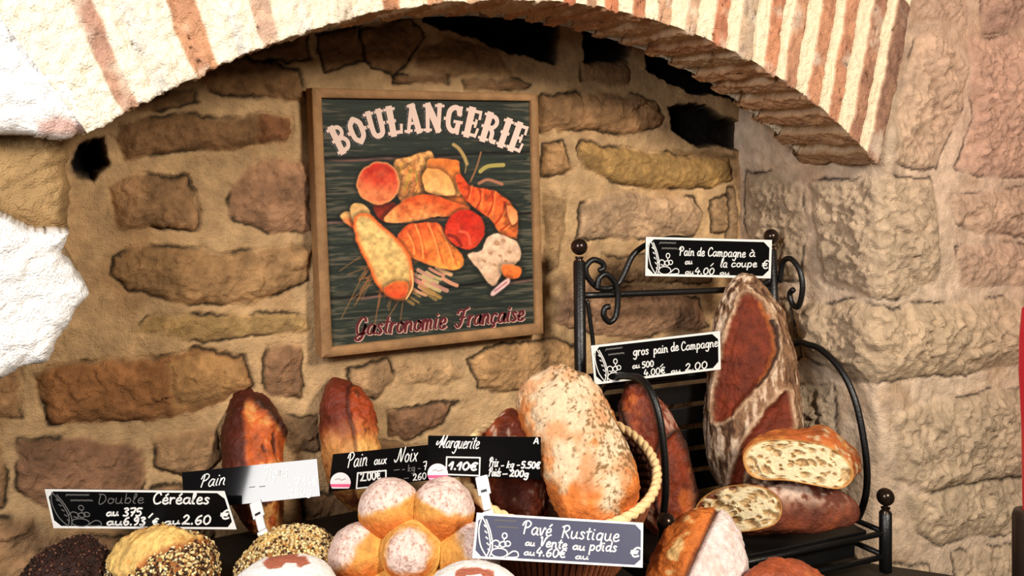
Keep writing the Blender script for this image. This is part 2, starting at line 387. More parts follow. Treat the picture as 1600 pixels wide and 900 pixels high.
SIDE = [
 ([(1430,60),(1475,40),(1512,110),(1500,180),(1467,262),(1385,258),(1402,170)], (196,164,132), .012, .003),
 ([(1400,-60),(1515,-60),(1515,48),(1460,36),(1425,40)], (188,156,126), .012, .002),
 ([(1527,-60),(1640,-60),(1640,45),(1540,52)], (148,112,94), .012, .004),
 ([(1512,62),(1640,50),(1640,272),(1545,280),(1500,262),(1517,180)], (192,146,122), .016, .003),
 ([(1268,285),(1340,278),(1456,275),(1464,300),(1466,440),(1420,464),(1340,460),(1285,445)], (186,160,128), .018, .003, .02),
 ([(1492,305),(1640,288),(1640,368),(1530,370),(1495,350)], (190,156,126), .018, .004),
 ([(1492,388),(1640,375),(1640,448),(1500,446)], (188,152,124), .014, .003),
 ([(1235,478),(1340,470),(1400,478),(1472,474),(1640,458),(1640,562),(1500,585),(1400,592),(1325,590),(1258,560)], (192,164,128), .030, .004, .03),
 ([(1395,645),(1480,622),(1640,600),(1640,740),(1450,768),(1396,745)], (192,166,132), .026, .004, .02),
 ([(1415,772),(1500,757),(1640,742),(1640,820),(1470,848),(1425,832)], (190,166,132), .018, .003),
 ([(1490,862),(1640,836),(1640,940),(1500,940)], (186,160,128), .016, .003),
 ([(1340,862),(1450,880),(1470,960),(1340,960)], (186,160,128), .014, .003),
 ([(1163,268),(1210,262),(1256,285),(1262,360),(1250,440),(1190,440),(1166,360)], (158,134,104), .014, .004),
 ([(1180,470),(1232,470),(1250,560),(1200,580)], (160,138,108), .012, .004),
 ([(1200,605),(1300,600),(1310,690),(1220,700)], (178,156,126), .010, .002),
 ([(1200,720),(1320,715),(1330,800),(1210,810)], (176,152,122), .010, .002),
 ([(1640,60),(1780,40),(1780,270),(1660,275)], (190,150,126), .014, .003), ([(1660,300),(1800,280),(1800,440),(1660,448)], (190,156,126), .014, .003),
 ([(1660,465),(1820,450),(1820,590),(1660,570)], (188,156,126), .018, .003), ([(1660,600),(1820,610),(1820,740),(1660,740)], (190,160,128), .018, .003),
 ([(1660,760),(1820,760),(1820,900),(1660,880)], (190,160,128), .016, .003),
]
zs = np.concatenate([[0.0, .3, .55], np.arange(.62, 1.80, .0032), [1.85, 2.05]])
U, Vv = np.meshgrid(ss, zs, indexing='ij')
h, col = masonry(U, Vv, [([strip_uv(*p) for p in s[0]], tuple(np.array(s[1]) * .6 + np.array([206, 182, 160]) * .4), s[2] * .75, s[3] * .55, .028, .16) for s in SIDE], (210, 184, 158), 47, 2.0)
h = h + .022 * np.exp(-((U - JL - .022) / .03) ** 2 - ((Vv - 1.455) / .05) ** 2) + .010 * fbm2(U, Vv, 7, 3, 77) + .005 * fbm2(U, Vv, 24, 4, 78)
pinkish = sstep(.30, .75, U + .5 * (Vv - 1.3) + .05 * fbm2(U, Vv, 12, 3, 79)); col = col * (1 - .35 * pinkish[..., None]) + np.array([196., 142., 122.]) * (.35 * pinkish[..., None])  # red glow on the wall mixed into its colour towards the right
XY = path[:, None, :] + nrm[:, None, :] * h[..., None]
V = np.concatenate([XY, Vv[..., None]], -1).reshape(-1, 3)
wr = mesh_obj('wall_right', V, gridfaces(len(ss), len(zs)), M_STONE, None, lin(col.reshape(-1, 3)))
tag(wr, 'pale rough stone wall and jamb right of the niche', 'wall', kind='structure')

# ---- the brick arch: circle through three points of its lower front edge
YA = 1.098
pa_, pb_, pc_ = (on_y(147, 206, YA)[[0, 2]], on_y(500, 45, YA)[[0, 2]], on_y(1372, 258, YA)[[0, 2]])
def circ(a, b, c):
    A = 2 * np.array([b - a, c - a]); return np.linalg.solve(A, [b @ b - a @ a, c @ c - a @ a])
AC = circ(pa_, pb_, pc_); AR = np.linalg.norm(pa_ - AC)
def arc_theta(px):
    lo, hi = -1.2, 1.2
    for _ in range(50):
        m = (lo + hi) / 2; x, z = AC + AR * np.array([math.sin(m), math.cos(m)])
        if proj(np.array([x, YA, z]))[0] < px: lo = m
        else: hi = m
    return lo
T0, T1 = arc_theta(147), arc_theta(1373)
BR = [(194,219,(190,138,112)), (243,264,(226,214,196)), (304,340,(206,140,98)), (372,388,(232,222,206)), (410,437,(208,164,136)), (468,492,(230,216,196)), (530,556,(226,204,176)), (602,628,(206,136,92)),
      (672,694,(196,132,92)), (728,752,(204,160,120)), (783,806,(198,126,86)), (838,858,(214,180,146)), (880,898,(200,112,72)), (916,932,(206,150,112)), (946,966,(204,116,76)), (989,1009,(196,120,80)), (1028,1048,(202,148,112)), (1072,1088,(208,160,124)),
      (1114,1134,(202,122,84)), (1153,1174,(192,160,130)), (1194,1212,(206,128,88)), (1226,1243,(200,136,98)), (1262,1280,(204,134,94)), (1294,1310,(198,128,92)), (1328,1344,(176,118,88)), (1357,1373,(150,104,80))]
th = np.linspace(T0 - .006, T1 + .0012, 1300); dth = th[1] - th[0]
nf, ns, nb = 110, 66, 10; ROUT = .36
prof = [(AR + ROUT * (1 - k / nf) + .004, YA) for k in range(nf)] + [(AR + .004 * (1 - math.sin(a)), YA + .004 * (1 - math.cos(a))) for a in np.linspace(0, math.pi / 2, 6)] \
     + [(AR, YA + .004 + .17 * k / ns) for k in range(1, ns + 1)] + [(AR + .2 * k / nb, YA + .176) for k in range(nb + 1)]
prof = np.array(prof); npf = len(prof)
pn = np.zeros((npf, 2)); pn[:nf] = (0, -1); pn[nf:nf + 6] = [(-math.sin(a), -math.cos(a)) for a in np.linspace(0, math.pi / 2, 6)]; pn[nf + 6:nf + 6 + ns] = (-1, 0); pn[nf + 6 + ns:] = (0, 1)
TH, SI = np.meshgrid(th, np.arange(npf), indexing='ij')
S = np.concatenate([[0], np.cumsum(np.linalg.norm(np.diff(prof, axis=0), axis=1))])[SI]
drr = np.clip(prof[SI, 0] - AR, 0, 1) * (SI < nf + 6)              # the joints lean less than the radius
THP = TH + drr / AR * np.tan(np.where(TH > 0, .52, .22) * TH); arcx = THP * AR
wob = .0035 * fbm2(arcx, S, 22, 3, 5) + .0016 * fbm2(arcx, S, 90, 3, 6)
bm_ = np.zeros(TH.shape); col = np.tile(np.array([244., 222., 188.]), TH.shape + (1,))
fx = (TH - T0) / (T1 - T0)                                           # 0 left .. 1 right
col = col * (1 - .5 * (1 - fx)[..., None] ** 1.5) + np.array([240, 234, 222.]) * (.5 * (1 - fx)[..., None] ** 1.5)
soff = sstep(nf + 1, nf + 8, SI.astype(float))
for k, (a, b, c) in enumerate(BR):
    ta, tb = arc_theta(a) * AR, arc_theta(b) * AR; x = arcx + wob
    widen = np.clip((prof[SI, 0] - AR) / AR, 0, 1) * 0
    m = sstep(-.0022, .0022, np.minimum(x - ta + widen, tb - x + widen))
    end = ROUT - .035 - .05 * ((k * 37 % 10) / 10)
    if a < 1350: pass
    m = m * sstep(-.003, .003, (AR + (.352 if a < 1350 else .262)) - prof[SI, 0] + .003 * fbm2(arcx, S, 40, 2, 8))
    pat = fbm2(arcx, S, 45, 4, 100 + k)
    cc = np.array(c, float) * (1 + .16 * pat + .10 * fbm2(arcx, S, 160, 2, 130 + k))[..., None]
    lime = sstep(.05, .5, fbm2(arcx, S, 30, 4, 160 + k) + .20 * (1 - fx) ** 2 - .12) * .6 * (1 - soff)
    cc = cc * (1 - lime[..., None]) + np.array([236, 220, 196.]) * lime[..., None]
    cc = cc * .8 + cc.mean(-1, keepdims=True) * .2; wash = (.55 * soff + .12 * sstep(-.1, .4, pat))[..., None]; cc = cc * (1 - wash) + np.array([196, 158, 112.]) * wash
    col = col * (1 - m[..., None]) + cc * m[..., None]; bm_ = np.maximum(bm_, m)
rec = .0015 + .0035 * fx + soff * (.003 + .011 * sstep(.35, .6, fx))
plaster = .0035 * (1 - fx) ** 2 * (1 - soff)
disp = -rec * (1 - bm_) + plaster * (1 - bm_) + .0022 * fbm2(arcx, S, 34, 4, 7) + .0022 * fbm2(arcx, S, 120, 3, 17) * (1 + 1.2 * (1 - fx))
pits = sstep(.58, .72, fbm2(arcx, S, 120, 2, 19)); disp -= .0035 * pits * bm_
col = col * (1 - .45 * pits * bm_)[..., None]
disp -= soff * bm_ * .004 * sstep(.2, .8, fbm2(arcx, S, 35, 2, 23) + .3)
disp -= .03 * sstep(T1 + .001, T1 + .004, THP) * (1 - soff) * (SI < nf)
r = prof[SI, 0] + pn[SI, 0] * disp; y = prof[SI, 1] + pn[SI, 1] * disp
r += .004 * fbm2(TH * AR, y, 25, 3, 31) * sstep(AR + .02, AR, prof[SI, 0]) * (1 - .6 * fx)
V = np.stack([AC[0] + r * np.sin(TH), y, AC[1] + r * np.cos(TH)], -1).reshape(-1, 3)
fa = gridfaces(len(th), npf); fa = fa[(THP.reshape(-1)[fa] < T1 + .007).all(1)]
arch = mesh_obj('trim_1', V, fa, M_PLASTER, None, lin(np.clip(col, 2, 250).reshape(-1, 3)))
tag(arch, 'segmental arch of thin orange bricks and cream mortar over the niche', 'arch', kind='structure')

# ---- the wall around the arch and the broken white pier left of it
def frontuv(poly): return [(p[0], p[2]) for p in (on_y(x, y, YA) for x, y in poly)]
us = np.concatenate([np.arange(-.60, -.1, .012), np.arange(-.1, .16, .0024), np.arange(.16, 1.37, .012)]); vs = np.concatenate([np.arange(1.16, 1.64, .0024), np.arange(1.64, 2.06, .012)])
U, Vv = np.meshgrid(us, vs, indexing='ij')
wx = U + .005 * fbm2(U, Vv, 28, 4, 201) + .002 * fbm2(U, Vv, 110, 3, 202); wy = Vv + .005 * fbm2(U, Vv, 28, 4, 203) + .002 * fbm2(U, Vv, 110, 3, 204)
d_up = sdf_poly(wx, wy, frontuv([(-900,-700),(160,-700),(160,190),(147,206),(100,222),(40,212),(0,212),(-900,215)]))
d_rec = sdf_poly(wx, wy, frontuv([(-900,190),(150,190),(112,222),(108,262),(116,300),(112,368),(60,372),(-900,372)]))
d_low = sdf_poly(wx, wy, frontuv([(-900,300),(-40,312),(0,332),(30,352),(60,362),(108,366),(100,395),(118,418),(136,442),(140,464),(118,492),(92,530),(80,568),(30,582),(0,596),(-60,604),(-900,610)]))
rr = np.hypot(U - AC[0], Vv - AC[1])
d_arch = np.minimum(rr - (AR + .02), (Vv - (CAM[2] - .03)) * 1.0); d_arch = np.where(U > .10, d_arch, -1)
d_all = np.maximum(np.maximum(d_up, d_arch), np.maximum(d_rec, d_low))
front = np.maximum(np.maximum(d_up, d_low), d_arch)
rnd = lambda d, r: r * (1 - np.sqrt(np.clip(1 - (1 - np.clip(d / r, 0, 1)) ** 2, 0, 1)))
y = np.where(front > 0, YA + .002 + rnd(front, .02), YA + .055 + rnd(d_rec, .03))
under = (rr < AR + ROUT - .012) & (np.arctan2(U - AC[0], Vv - AC[1]) > T0 + .012)
y += np.where((U > .13) | under, .03, 0) + np.where(U > 1.29, .008, 0)
y -= .006 * fbm2(U, Vv, 16, 4, 211) + .0045 * fbm2(U, Vv, 60, 4, 212) + .002 * fbm2(U, Vv, 150, 2, 213)
col = np.tile(np.array([242., 238., 234.]), U.shape + (1,))
col *= (1 + .03 * fbm2(U, Vv, 40, 4, 220))[..., None]
pk = frontuv([(60,192),(100,185),(130,200),(128,214),(70,212)]); m = sstep(-.006, .006, sdf_poly(wx, wy, pk)) * .8; col = mixc(col, (206, 160, 146), m)
mrec = ((front <= 0) & (d_rec > -.01)).astype(float)
tanc = np.array([156., 126., 86.]) * (1 + .2 * fbm2(U, Vv, 26, 4, 230))[..., None]
col = col * (1 - mrec[..., None]) + tanc * mrec[..., None]
keep = d_all > 0
idx = np.arange(U.size).reshape(U.shape)
cell = keep[:-1, :-1] | keep[1:, :-1] | keep[1:, 1:] | keep[:-1, 1:]
# pull the first row of vertices outside the outline onto it
gx = np.gradient(d_all, us, axis=0); gz = np.gradient(d_all, vs, axis=1); gl = np.hypot(gx, gz) + 1e-6
mv = (~keep) & (d_all > -.008)
U2 = U - np.where(mv, np.clip(d_all, -.004, 0) * gx / gl, 0); V2 = Vv - np.where(mv, np.clip(d_all, -.004, 0) * gz / gl, 0)
Fq = np.stack([idx[:-1, :-1], idx[1:, :-1], idx[1:, 1:], idx[:-1, 1:]], -1)[cell]
V = np.stack([U2, y, V2], -1).reshape(-1, 3); colf = col.reshape(-1, 3)
used = np.unique(Fq); remap = np.full(U.size, -1); remap[used] = np.arange(len(used)); Fq = remap[Fq]; V = V[used]; colf = colf[used]
E = np.concatenate([Fq[:, [0, 1]], Fq[:, [1, 2]], Fq[:, [2, 3]], Fq[:, [3, 0]]]); key = np.sort(E, 1); kk = key[:, 0].astype(np.int64) * len(V) + key[:, 1]
uq, inv, cnt = np.unique(kk, return_inverse=True, return_counts=True); be = E[cnt[inv] == 1]
bv = np.unique(be); nv = len(V); mp = np.full(nv, -1); steps = 14
Vs = [V]; Cs = [colf]; Fs = [Fq]; prev = {int(b): int(b) for b in bv}; prev_i = np.arange(nv)
for k in range(1, steps + 1):
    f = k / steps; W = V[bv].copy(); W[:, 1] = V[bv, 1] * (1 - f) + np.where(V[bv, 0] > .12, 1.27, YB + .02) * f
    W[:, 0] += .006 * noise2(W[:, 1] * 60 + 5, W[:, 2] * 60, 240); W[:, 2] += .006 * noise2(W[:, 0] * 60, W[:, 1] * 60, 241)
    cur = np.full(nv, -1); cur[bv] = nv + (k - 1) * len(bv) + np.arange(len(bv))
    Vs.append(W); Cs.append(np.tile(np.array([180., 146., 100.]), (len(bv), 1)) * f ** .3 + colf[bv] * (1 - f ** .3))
    Fs.append(np.stack([be[:, 1] if k == 1 else prev_i[be[:, 1]], be[:, 0] if k == 1 else prev_i[be[:, 0]], cur[be[:, 0]], cur[be[:, 1]]], -1)); prev_i = cur
wf = mesh_obj('wall_front', np.vstack(Vs), np.vstack(Fs), M_PLASTER, None, lin(np.clip(np.vstack(Cs), 2, 250)))
tag(wf, 'white roughcast stone pier with a broken edge left of the arch', 'wall', kind='structure')

# ---- added slab over the niche behind the arch, floor, table and the dark step the loaves stand on
g = Geo(); g.box((.45, 1.27, 1.99), (2.1, .34, .06), col=lin((120, 95, 70)), bev=.004)  # unseen slab, added to stop light leaking in above the arch
g.box((-.5, 1.27, 1.5), (.10, .40, 1.1), col=lin((150, 118, 80)), bev=.004)
tag(g.build('added_niche_slab', M_STONE), 'added unseen slab over the niche behind the arch, with side block', 'added_niche_slab', kind='structure')
g = Geo(); g.box((.5, .2, -.03), (4.4, 3.0, .06), bev=.004)
tag(g.build('floor', M_FLOOR), 'stone floor under the bread table', 'floor', kind='structure')

def prism(g, poly, z0, z1, col=(1, 1, 1), bev=.004):
    bm = bmesh.new(); vs_ = [bm.verts.new((x, y, z1)) for x, y in poly]; f = bm.faces.new(vs_)
    if f.normal.z < 0: f.normal_flip()
    r_ = bmesh.ops.extrude_face_region(bm, geom=[f]); nv_ = [e for e in r_['geom'] if isinstance(e, bmesh.types.BMVert)]
    for v in nv_: v.co.z = z0
    bmesh.ops.recalc_face_normals(bm, faces=list(bm.faces)); bmesh.ops.bevel(bm, geom=list(bm.edges), offset=bev, segments=2, affect='EDGES', profile=.5)
    bm.verts.index_update(); V_ = np.array([v.co[:] for v in bm.verts]); F_ = [[v.index for v in q.verts] for q in bm.faces]; bm.free()
    return g.add(V_, F_, col)
tb = thing('bread_table', (.5, .9, 0), 'dark brown wooden table standing in front of the niche under all the bread', 'table')
g = Geo(); prism(g, [(-.38, .48), (1.62, .48), (1.327, 1.004), (1.250, 1.095), (1.245, 1.375), (-.38, 1.375)], TABLE_Z - .035, TABLE_Z); g.build('tabletop', M_TABLE, tb, smooth=False)
for x, y in ((-.3, .56), (1.42, .58), (-.3, 1.3), (1.15, 1.3)):
    g = Geo(); g.box((x, y, (TABLE_Z - .037) / 2), (.06, .06, TABLE_Z - .037), bev=.006); g.build('leg', M_TABLE, tb, smooth=False)
g = Geo(); prism(g, [(.0, .74), (.655, .74), (.655, .93), (.72, .98), (.72, 1.12), (.70, 1.375), (.0, 1.375)], TABLE_Z + .001, RISER_Z)
tag(g.build('display_step', M_BLACKWOOD, None, loc=(.37, 1.05, TABLE_Z), smooth=False), 'black wooden step on the table carrying the left-hand loaves and basket', 'riser')
g = Geo(); prism(g, [(.76, .72), (1.00, .72), (1.00, .93), (.76, .93)], TABLE_Z + .001, .845)
tag(g.build('bread_crate', M_BLACKWOOD, None, loc=(.88, .83, TABLE_Z), smooth=False), 'low black wooden box under the two crusty loaves in front of the iron rack', 'box')
# ------------------------------------------------------------------ handwriting: single-stroke letters, x-height 4, capitals 7
GL = {
'a': (4.0, ['3.3,3.3 2,4 .7,3 .4,1.2 1.4,.1 2.7,.9 3.3,3.9 3.2,.9 4.1,.2']), 'b': (3.8, ['.7,7 .6,.4', '.6,2.6 2,4 3.2,2.6 2.6,.4 .7,.3']),
'c': (3.4, ['3,3.3 2,4 .7,3 .5,1 1.6,0 3.2,.7']), 'd': (4.0, ['3.1,3.2 1.9,4 .5,2.5 .9,.3 2.3,.4 3.2,2.2', '3.5,7 3.2,.7 4,.1']),
'e': (3.4, ['.5,1.9 2.5,2.3 2.6,3.6 1.5,4 .5,2.4 .8,.4 2.1,0 3.3,.8']), 'g': (3.9, ['3.2,3.2 1.9,4 .5,2.7 .9,.7 2.2,.5 3.2,2.6', '3.3,4 3.1,-1 2,-3 .4,-2.2']),
'h': (3.8, ['.7,7 .5,0', '.5,2.6 1.8,4 2.8,3.1 2.9,.6 3.7,.1']), 'i': (2.0, ['.8,4 .7,.7 1.5,.1', '.9,5.4 1.1,5.8']), 'k': (3.4, ['.7,7 .5,0', '2.8,4 .7,1.9 2.9,.1']),
'l': (2.0, ['.2,1.4 1.6,5.4 1.4,7 .7,6.2 .6,.8 1.6,.1']), 'm': (5.2, ['.4,4 .5,0', '.5,2.6 1.4,4 2.2,3.2 2.2,0', '2.2,2.6 3.1,4 4,3.2 4,.6 4.8,.1']),
'n': (3.9, ['.4,4 .5,0', '.5,2.6 1.8,4 2.8,3.1 2.9,.6 3.7,.1']), 'o': (3.5, ['2,4 .7,3.2 .5,1.2 1.6,0 2.9,1 2.9,3 1.8,4 2.4,3.2 3.4,3.3']),
'p': (3.8, ['.7,4 .5,-3', '.6,2.8 2,4 3.2,2.7 2.6,.4 .7,.4']), 'q': (3.9, ['3.1,3.2 1.9,4 .5,2.5 .9,.3 2.3,.4 3.1,2.2', '3.2,4 3.1,-3 3.9,-1.6']),
'r': (2.8, ['.4,4 .6,0', '.6,2.4 1.4,3.8 2.5,3.7']), 's': (3.0, ['2.6,3.4 1.5,4 .7,3.2 1.6,2.1 2.4,1 1.5,0 .3,.5']), 't': (2.5, ['1.3,6.4 1.1,.8 2.1,.1', '.1,4.3 2.5,4.5']),
'u': (4.0, ['.4,4 .5,1 1.4,0 2.6,.9 3,4 3,.7 3.9,.1']), 'v': (3.3, ['.2,4 1.3,0 2.6,4 3.3,3.6']), 'x': (3.3, ['.4,4 2.9,0', '2.9,4 .3,0']),
'y': (3.8, ['.4,4 .7,1.4 1.8,1 3,3', '3.2,4 2.8,-1.2 1.8,-3 .5,-2.2']),
'P': (4.4, ['1,6.4 .9,0', '-.6,4.8 .2,6.6 2.2,7.4 3.8,6 3,4 1.1,3.5']), 'C': (4.4, ['3.9,5.8 3.2,7.1 1.6,6.6 .5,3.6 1.3,.5 2.9,.1 4.2,1.2']),
'D': (4.4, ['1,6.6 .9,.1 2.7,.3 3.9,3.2 2.9,6.5 .2,7']), 'R': (4.4, ['1,6.6 .8,0', '0,6.2 2.4,7.2 3.6,5.7 2.7,4 1,3.5', '1.7,3.6 4,.1']),
'V': (4.0, ['.2,6.4 .9,7 1.8,.1 3.4,6.6 4.3,7']), 'M': (6.6, ['-1.6,3.6 -2.2,2 -1,1.6 1.4,4 2.6,7 1.6,0', '2.6,7 3.4,1.2 6,7.2 5,.8 6.3,.3']),
'N': (6.0, ['-1.2,1.6 -.2,.2 1.2,2 2.4,7 3.8,.3 5.6,7.4']), 'G': (5.2, ['4.3,5.6 3.6,7 1.8,6.6 .5,3.8 1.2,1 2.9,.8 4,2.8 4.3,4.2 3.6,-.6 2,-2 .5,-1 2.2,.2 5,1']),
'F': (5.0, ['-.4,5.4 .4,6.8 2.2,6.4 5,7.4', '2.7,6.6 1.9,1.4 .6,-.3 -.8,.8', '1,3.4 3.8,3.7']), 'A': (4.2, ['0,0 2,7 3.8,0', '.8,2.4 3.2,2.4']),
'0': (4.0, ['2,7 .6,5.4 .5,2 1.8,0 3.3,1.8 3.3,5.2 2,7']), '1': (2.4, ['-.2,3.2 1.6,6.8 1.4,0']), '2': (4.0, ['.5,5.4 1.8,7 3,5.6 2,2.6 .2,.3 1.4,.6 3.9,.2']),
'3': (3.7, ['.5,6.4 2,7 2.9,5.6 1.3,3.8 3,2.4 2.4,.3 .3,.4']), '4': (3.8, ['1.6,7 .3,2.6 3.6,2.8', '2.7,4.4 2.4,-.4']), '5': (3.8, ['3.4,6.9 1,6.8 .7,4 2.4,4.2 3.2,2.2 2,.1 .3,.4']),
'6': (3.8, ['3,6.8 1.4,5.4 .5,2.2 1.6,0 3.1,1.2 2.8,3.2 .8,2.6']), '7': (3.6, ['.3,6.7 3.4,6.8 1.4,0', '.9,3.4 3,3.6']), '8': (3.7, ['2.9,6.2 1.6,7 .8,5.4 2.8,2 1.8,0 .6,1.6 2.9,5 2.9,6.2']),
'9': (3.7, ['3,5.8 1.8,7 .6,5.2 1.6,3.6 3,5.4 2.6,1.6 1.2,0']), '\u20ac': (4.2, ['3.7,6.2 2.4,6.9 1,5.2 .9,1.8 2.1,.2 3.7,1', '0,4.3 3,4.4', '0,2.8 2.8,2.9']),
'.': (1.6, ['.6,.2 .9,.6']), ',': (1.6, ['.9,.6 .4,-1']), '/': (2.2, ['.2,-.5 1.6,2.6']), '-': (3.2, ['.3,2.2 2.8,2.4']), "'": (1.4, ['.8,7 .5,5.4']),
}
for ch, (b, acc) in {'\u00e9': ('e', '1.6,5.1 2.7,6.4'), '\u00e8': ('e', '2.4,5.1 1.2,6.3'), '\u00e0': ('a', '2.5,5.1 1.2,6.3')}.items(): GL[ch] = (GL[b][0], GL[b][1] + [acc])
GL['\u00e7'] = (GL['c'][0], GL['c'][1] + ['1.8,0 2.3,-1.2 1.2,-1.8'])
def parse(s): return [tuple(float(q) for q in p.split(',')) for p in s.split()]
def text_lines(text, p0, p1, cap, slant=.12, seed=0):
    """polylines in photo coordinates (y down): baseline from p0 to p1, capital height cap"""
    rr = random.Random(seed + len(text)); x = 0; out = []
    for ch in text:
        if ch == ' ': x += 2.6; continue
        wd, ls = GL[ch]
        for l in ls: out.append([(x + px + slant * py, py + rr.uniform(-.12, .12)) for px, py in parse(l)])
        x += wd + .35
    p0, p1 = np.array(p0, float), np.array(p1, float); e = (p1 - p0) / max(x, 1); eu = unit(p1 - p0); nrm_ = np.array([eu[1], -eu[0]]) * cap / 7
    return [smooth_line([p0 + e * a + nrm_ * b for a, b in l], 5) for l in out]
def ribbon(pts, w):
    pts = np.asarray(pts, float)
    if len(pts) < 2: return None
    t = np.gradient(pts, axis=0); t /= np.linalg.norm(t, axis=1)[:, None] + 1e-9
    n = np.stack([-t[:, 1], t[:, 0]], -1); ww = np.full(len(pts), w / 2) if np.isscalar(w) else np.asarray(w) / 2
    p = pts.copy(); p[0] -= t[0] * ww[0] * .6; p[-1] += t[-1] * ww[-1] * .6
    return p + n * ww[:, None], p - n * ww[:, None]
def ink(g, lines, w, to3d, lift=None, col=(1, 1, 1)):
    for l in lines:
        r_ = ribbon(l, w)
        if r_ is None: continue
        g.k = getattr(g, 'k', 0) + 1; up_ = -FW * (.000006 * (g.k % 40))      # overlapping strokes lie on one another
        g.strip(np.array([to3d(*q) for q in r_[0]]) + up_, np.array([to3d(*q) for q in r_[1]]) + up_, col)

# ------------------------------------------------------------------ the framed sign on the back wall
YS = 1.383                                     # front of the sign's frame; its back rests on the stones
SO = [(487, 137), (841, 147), (850, 522), (503, 560)]          # outer corners TL TR BR BL
SI_ = [(503, 153), (830, 158), (838, 506), (520, 543)]
sg = thing('framed_sign', on_y(670, 345, YS + .02), 'framed bakery sign with cream arched lettering over painted loaves, hung on the back wall', 'sign')
def sgn(px, py, dy=0.0): p = on_y(px, py, YS); p = p.copy(); p[1] += dy; return p
g = Geo()
for k in range(4):                              # four mitred frame bars
    a, b = SO[k], SO[(k + 1) % 4]; c, d = SI_[k], SI_[(k + 1) % 4]
    n = 24; V = []
    for t in np.linspace(0, 1, n):
        o = sgn(a[0] + (b[0] - a[0]) * t, a[1] + (b[1] - a[1]) * t); i = sgn(c[0] + (d[0] - c[0]) * t, c[1] + (d[1] - c[1]) * t)
        for f, dy in ((0, .03), (0, .002), (.08, 0), (.86, 0), (1, .002), (1, .012)):
            V.append(o * (1 - f) + i * f + np.array([0, dy, 0]))
    V = np.array(V); cc = np.array([150., 112., 74.]) * (1 + .22 * fbm3(V * np.array([1, 1, .4 if k % 2 else 1.]), 60, 4, 300 + k))[:, None]
    g.add(V, [tuple(q) for q in gridfaces(n, 6)], lin(cc))
q = [sgn(*p, .03) for p in SO]; g.add(q, [(3, 2, 1, 0)], lin((90, 70, 50)))
g.build('frame', M_WOODF, sg)

nx, ny = 400, 440
uu, vv = np.meshgrid(np.linspace(0, 1, nx), np.linspace(0, 1, ny), indexing='ij')
c4 = np.array(SI_, float)
PX = (c4[0] * ((1 - uu) * (1 - vv))[..., None] + c4[1] * (uu * (1 - vv))[..., None] + c4[2] * (uu * vv)[..., None] + c4[3] * ((1 - uu) * vv)[..., None])
X, Y = PX[..., 0], PX[..., 1]
Yr = Y + (X - 680) * .04 * (Y - 230) / 150                      # plank direction follows the board
def n2(fx, fy, o=4, s=0): return fbm2(X * fx, Y * fy, 1.0, o, s)
col = np.tile(np.array([38., 44., 37.]), X.shape + (1,)) * (1 + .34 * fbm2(X * .014, Yr * .22, 1, 4, 400))[..., None]
edge = np.minimum(np.minimum(uu, 1 - uu) * 3.4, 1)
worn = sstep(.18, .5, fbm2(X * .02, Yr * .26, 1, 3, 410) + .55 * (1 - edge) ** 2 - .22)
col = mixc(col, (150, 128, 104), worn * .42)
worn2 = sstep(.25, .5, fbm2(X * .03, Yr * .25, 1, 3, 420) + .2 * (Y > 330) - .1); col = mixc(col, (92, 84, 64), worn2 * .5)
for y0 in (242, 345, 450):
    d = Yr - y0
    if y0 == 242: d = Y - (247 - (X - 507) * 9 / 325)
    if y0 == 345: d = Y - (344 - (X - 512) * 10 / 325)
    if y0 == 450: d = Y - (468 - (X - 518) * 33 / 318)
    d = d + 1.2 * fbm2(X * .03, Y * 0, 1, 2, 430)
    col = mixc(col, (14, 12, 10), np.exp(-(d / 2.2) ** 2)); col = mixc(col, (138, 92, 82), np.exp(-((d - 4.5) / 2.0) ** 2) * .8 * sstep(-.3, .2, fbm2(X * .02, Y * .02, 1, 2, 433)))
def blob(poly, c0, c1, direction=(0, 1), soft=1.6, warp=2.0, seed=0, edge_c=None, edge_w=4, mott=.14, tex=.06):
    global col
    pts = smooth_line(poly, 5, True)
    wx_ = X + warp * fbm2(X, Y, .09, 3, 500 + seed); wy_ = Y + warp * fbm2(X, Y, .09, 3, 540 + seed)
    lo, hi = pts.min(0) - 8, pts.max(0) + 8
    s = (X > lo[0]) & (X < hi[0]) & (Y > lo[1]) & (Y < hi[1])
    d = np.full(X.shape, -99.); d[s] = sdf_poly(wx_[s], wy_[s], pts)
    m = sstep(-soft, soft, d); u = ((X - pts[:, 0].mean()) * direction[0] + (Y - pts[:, 1].mean()) * direction[1])
    rng = (pts - pts.mean(0)) @ np.array(direction); u = np.clip((u - rng.min()) / (rng.max() - rng.min()), 0, 1)
    nz = fbm2(X, Y, tex, 4, 580 + seed); u = np.clip((u - .5) * 1.25 + .5 + .55 * nz, 0, 1)
    c = np.array(c0, float) * (1 - u)[..., None] + np.array(c1, float) * u[..., None]
    c = c * (1 + 1.5 * mott * fbm2(X, Y, .16, 4, 600 + seed))[..., None]
    if edge_c is not None: c = mixc(c, edge_c, np.exp(-(np.clip(d, 0, 99) / edge_w) ** 2))
    col = mixc(col, (14, 11, 8), .42 * sstep(-9, 0, d) * (1 - m)); col = col * (1 - m[..., None]) + c * m[..., None]
    return d
def stroke(pts, w, c, a=1.0):
    global col
    d = seg_dist(X, Y, smooth_line(pts, 4)); col = mixc(col, c, sstep(w / 2 + 1, w / 2 - .6, d) * a)
rr = random.Random(4)
for k in range(26):                            # wheat stalks fanning out under the bread
    a = (600 + rr.uniform(-20, 60), 400 + rr.uniform(-20, 30)); ang = rr.uniform(1.7, 3.0); L_ = rr.uniform(60, 105)
    stroke([a, (a[0] + math.cos(ang) * L_ * .9, a[1] + math.sin(ang) * L_)], 1.6, (150 + rr.randint(-20, 30), 96, 56), .7)
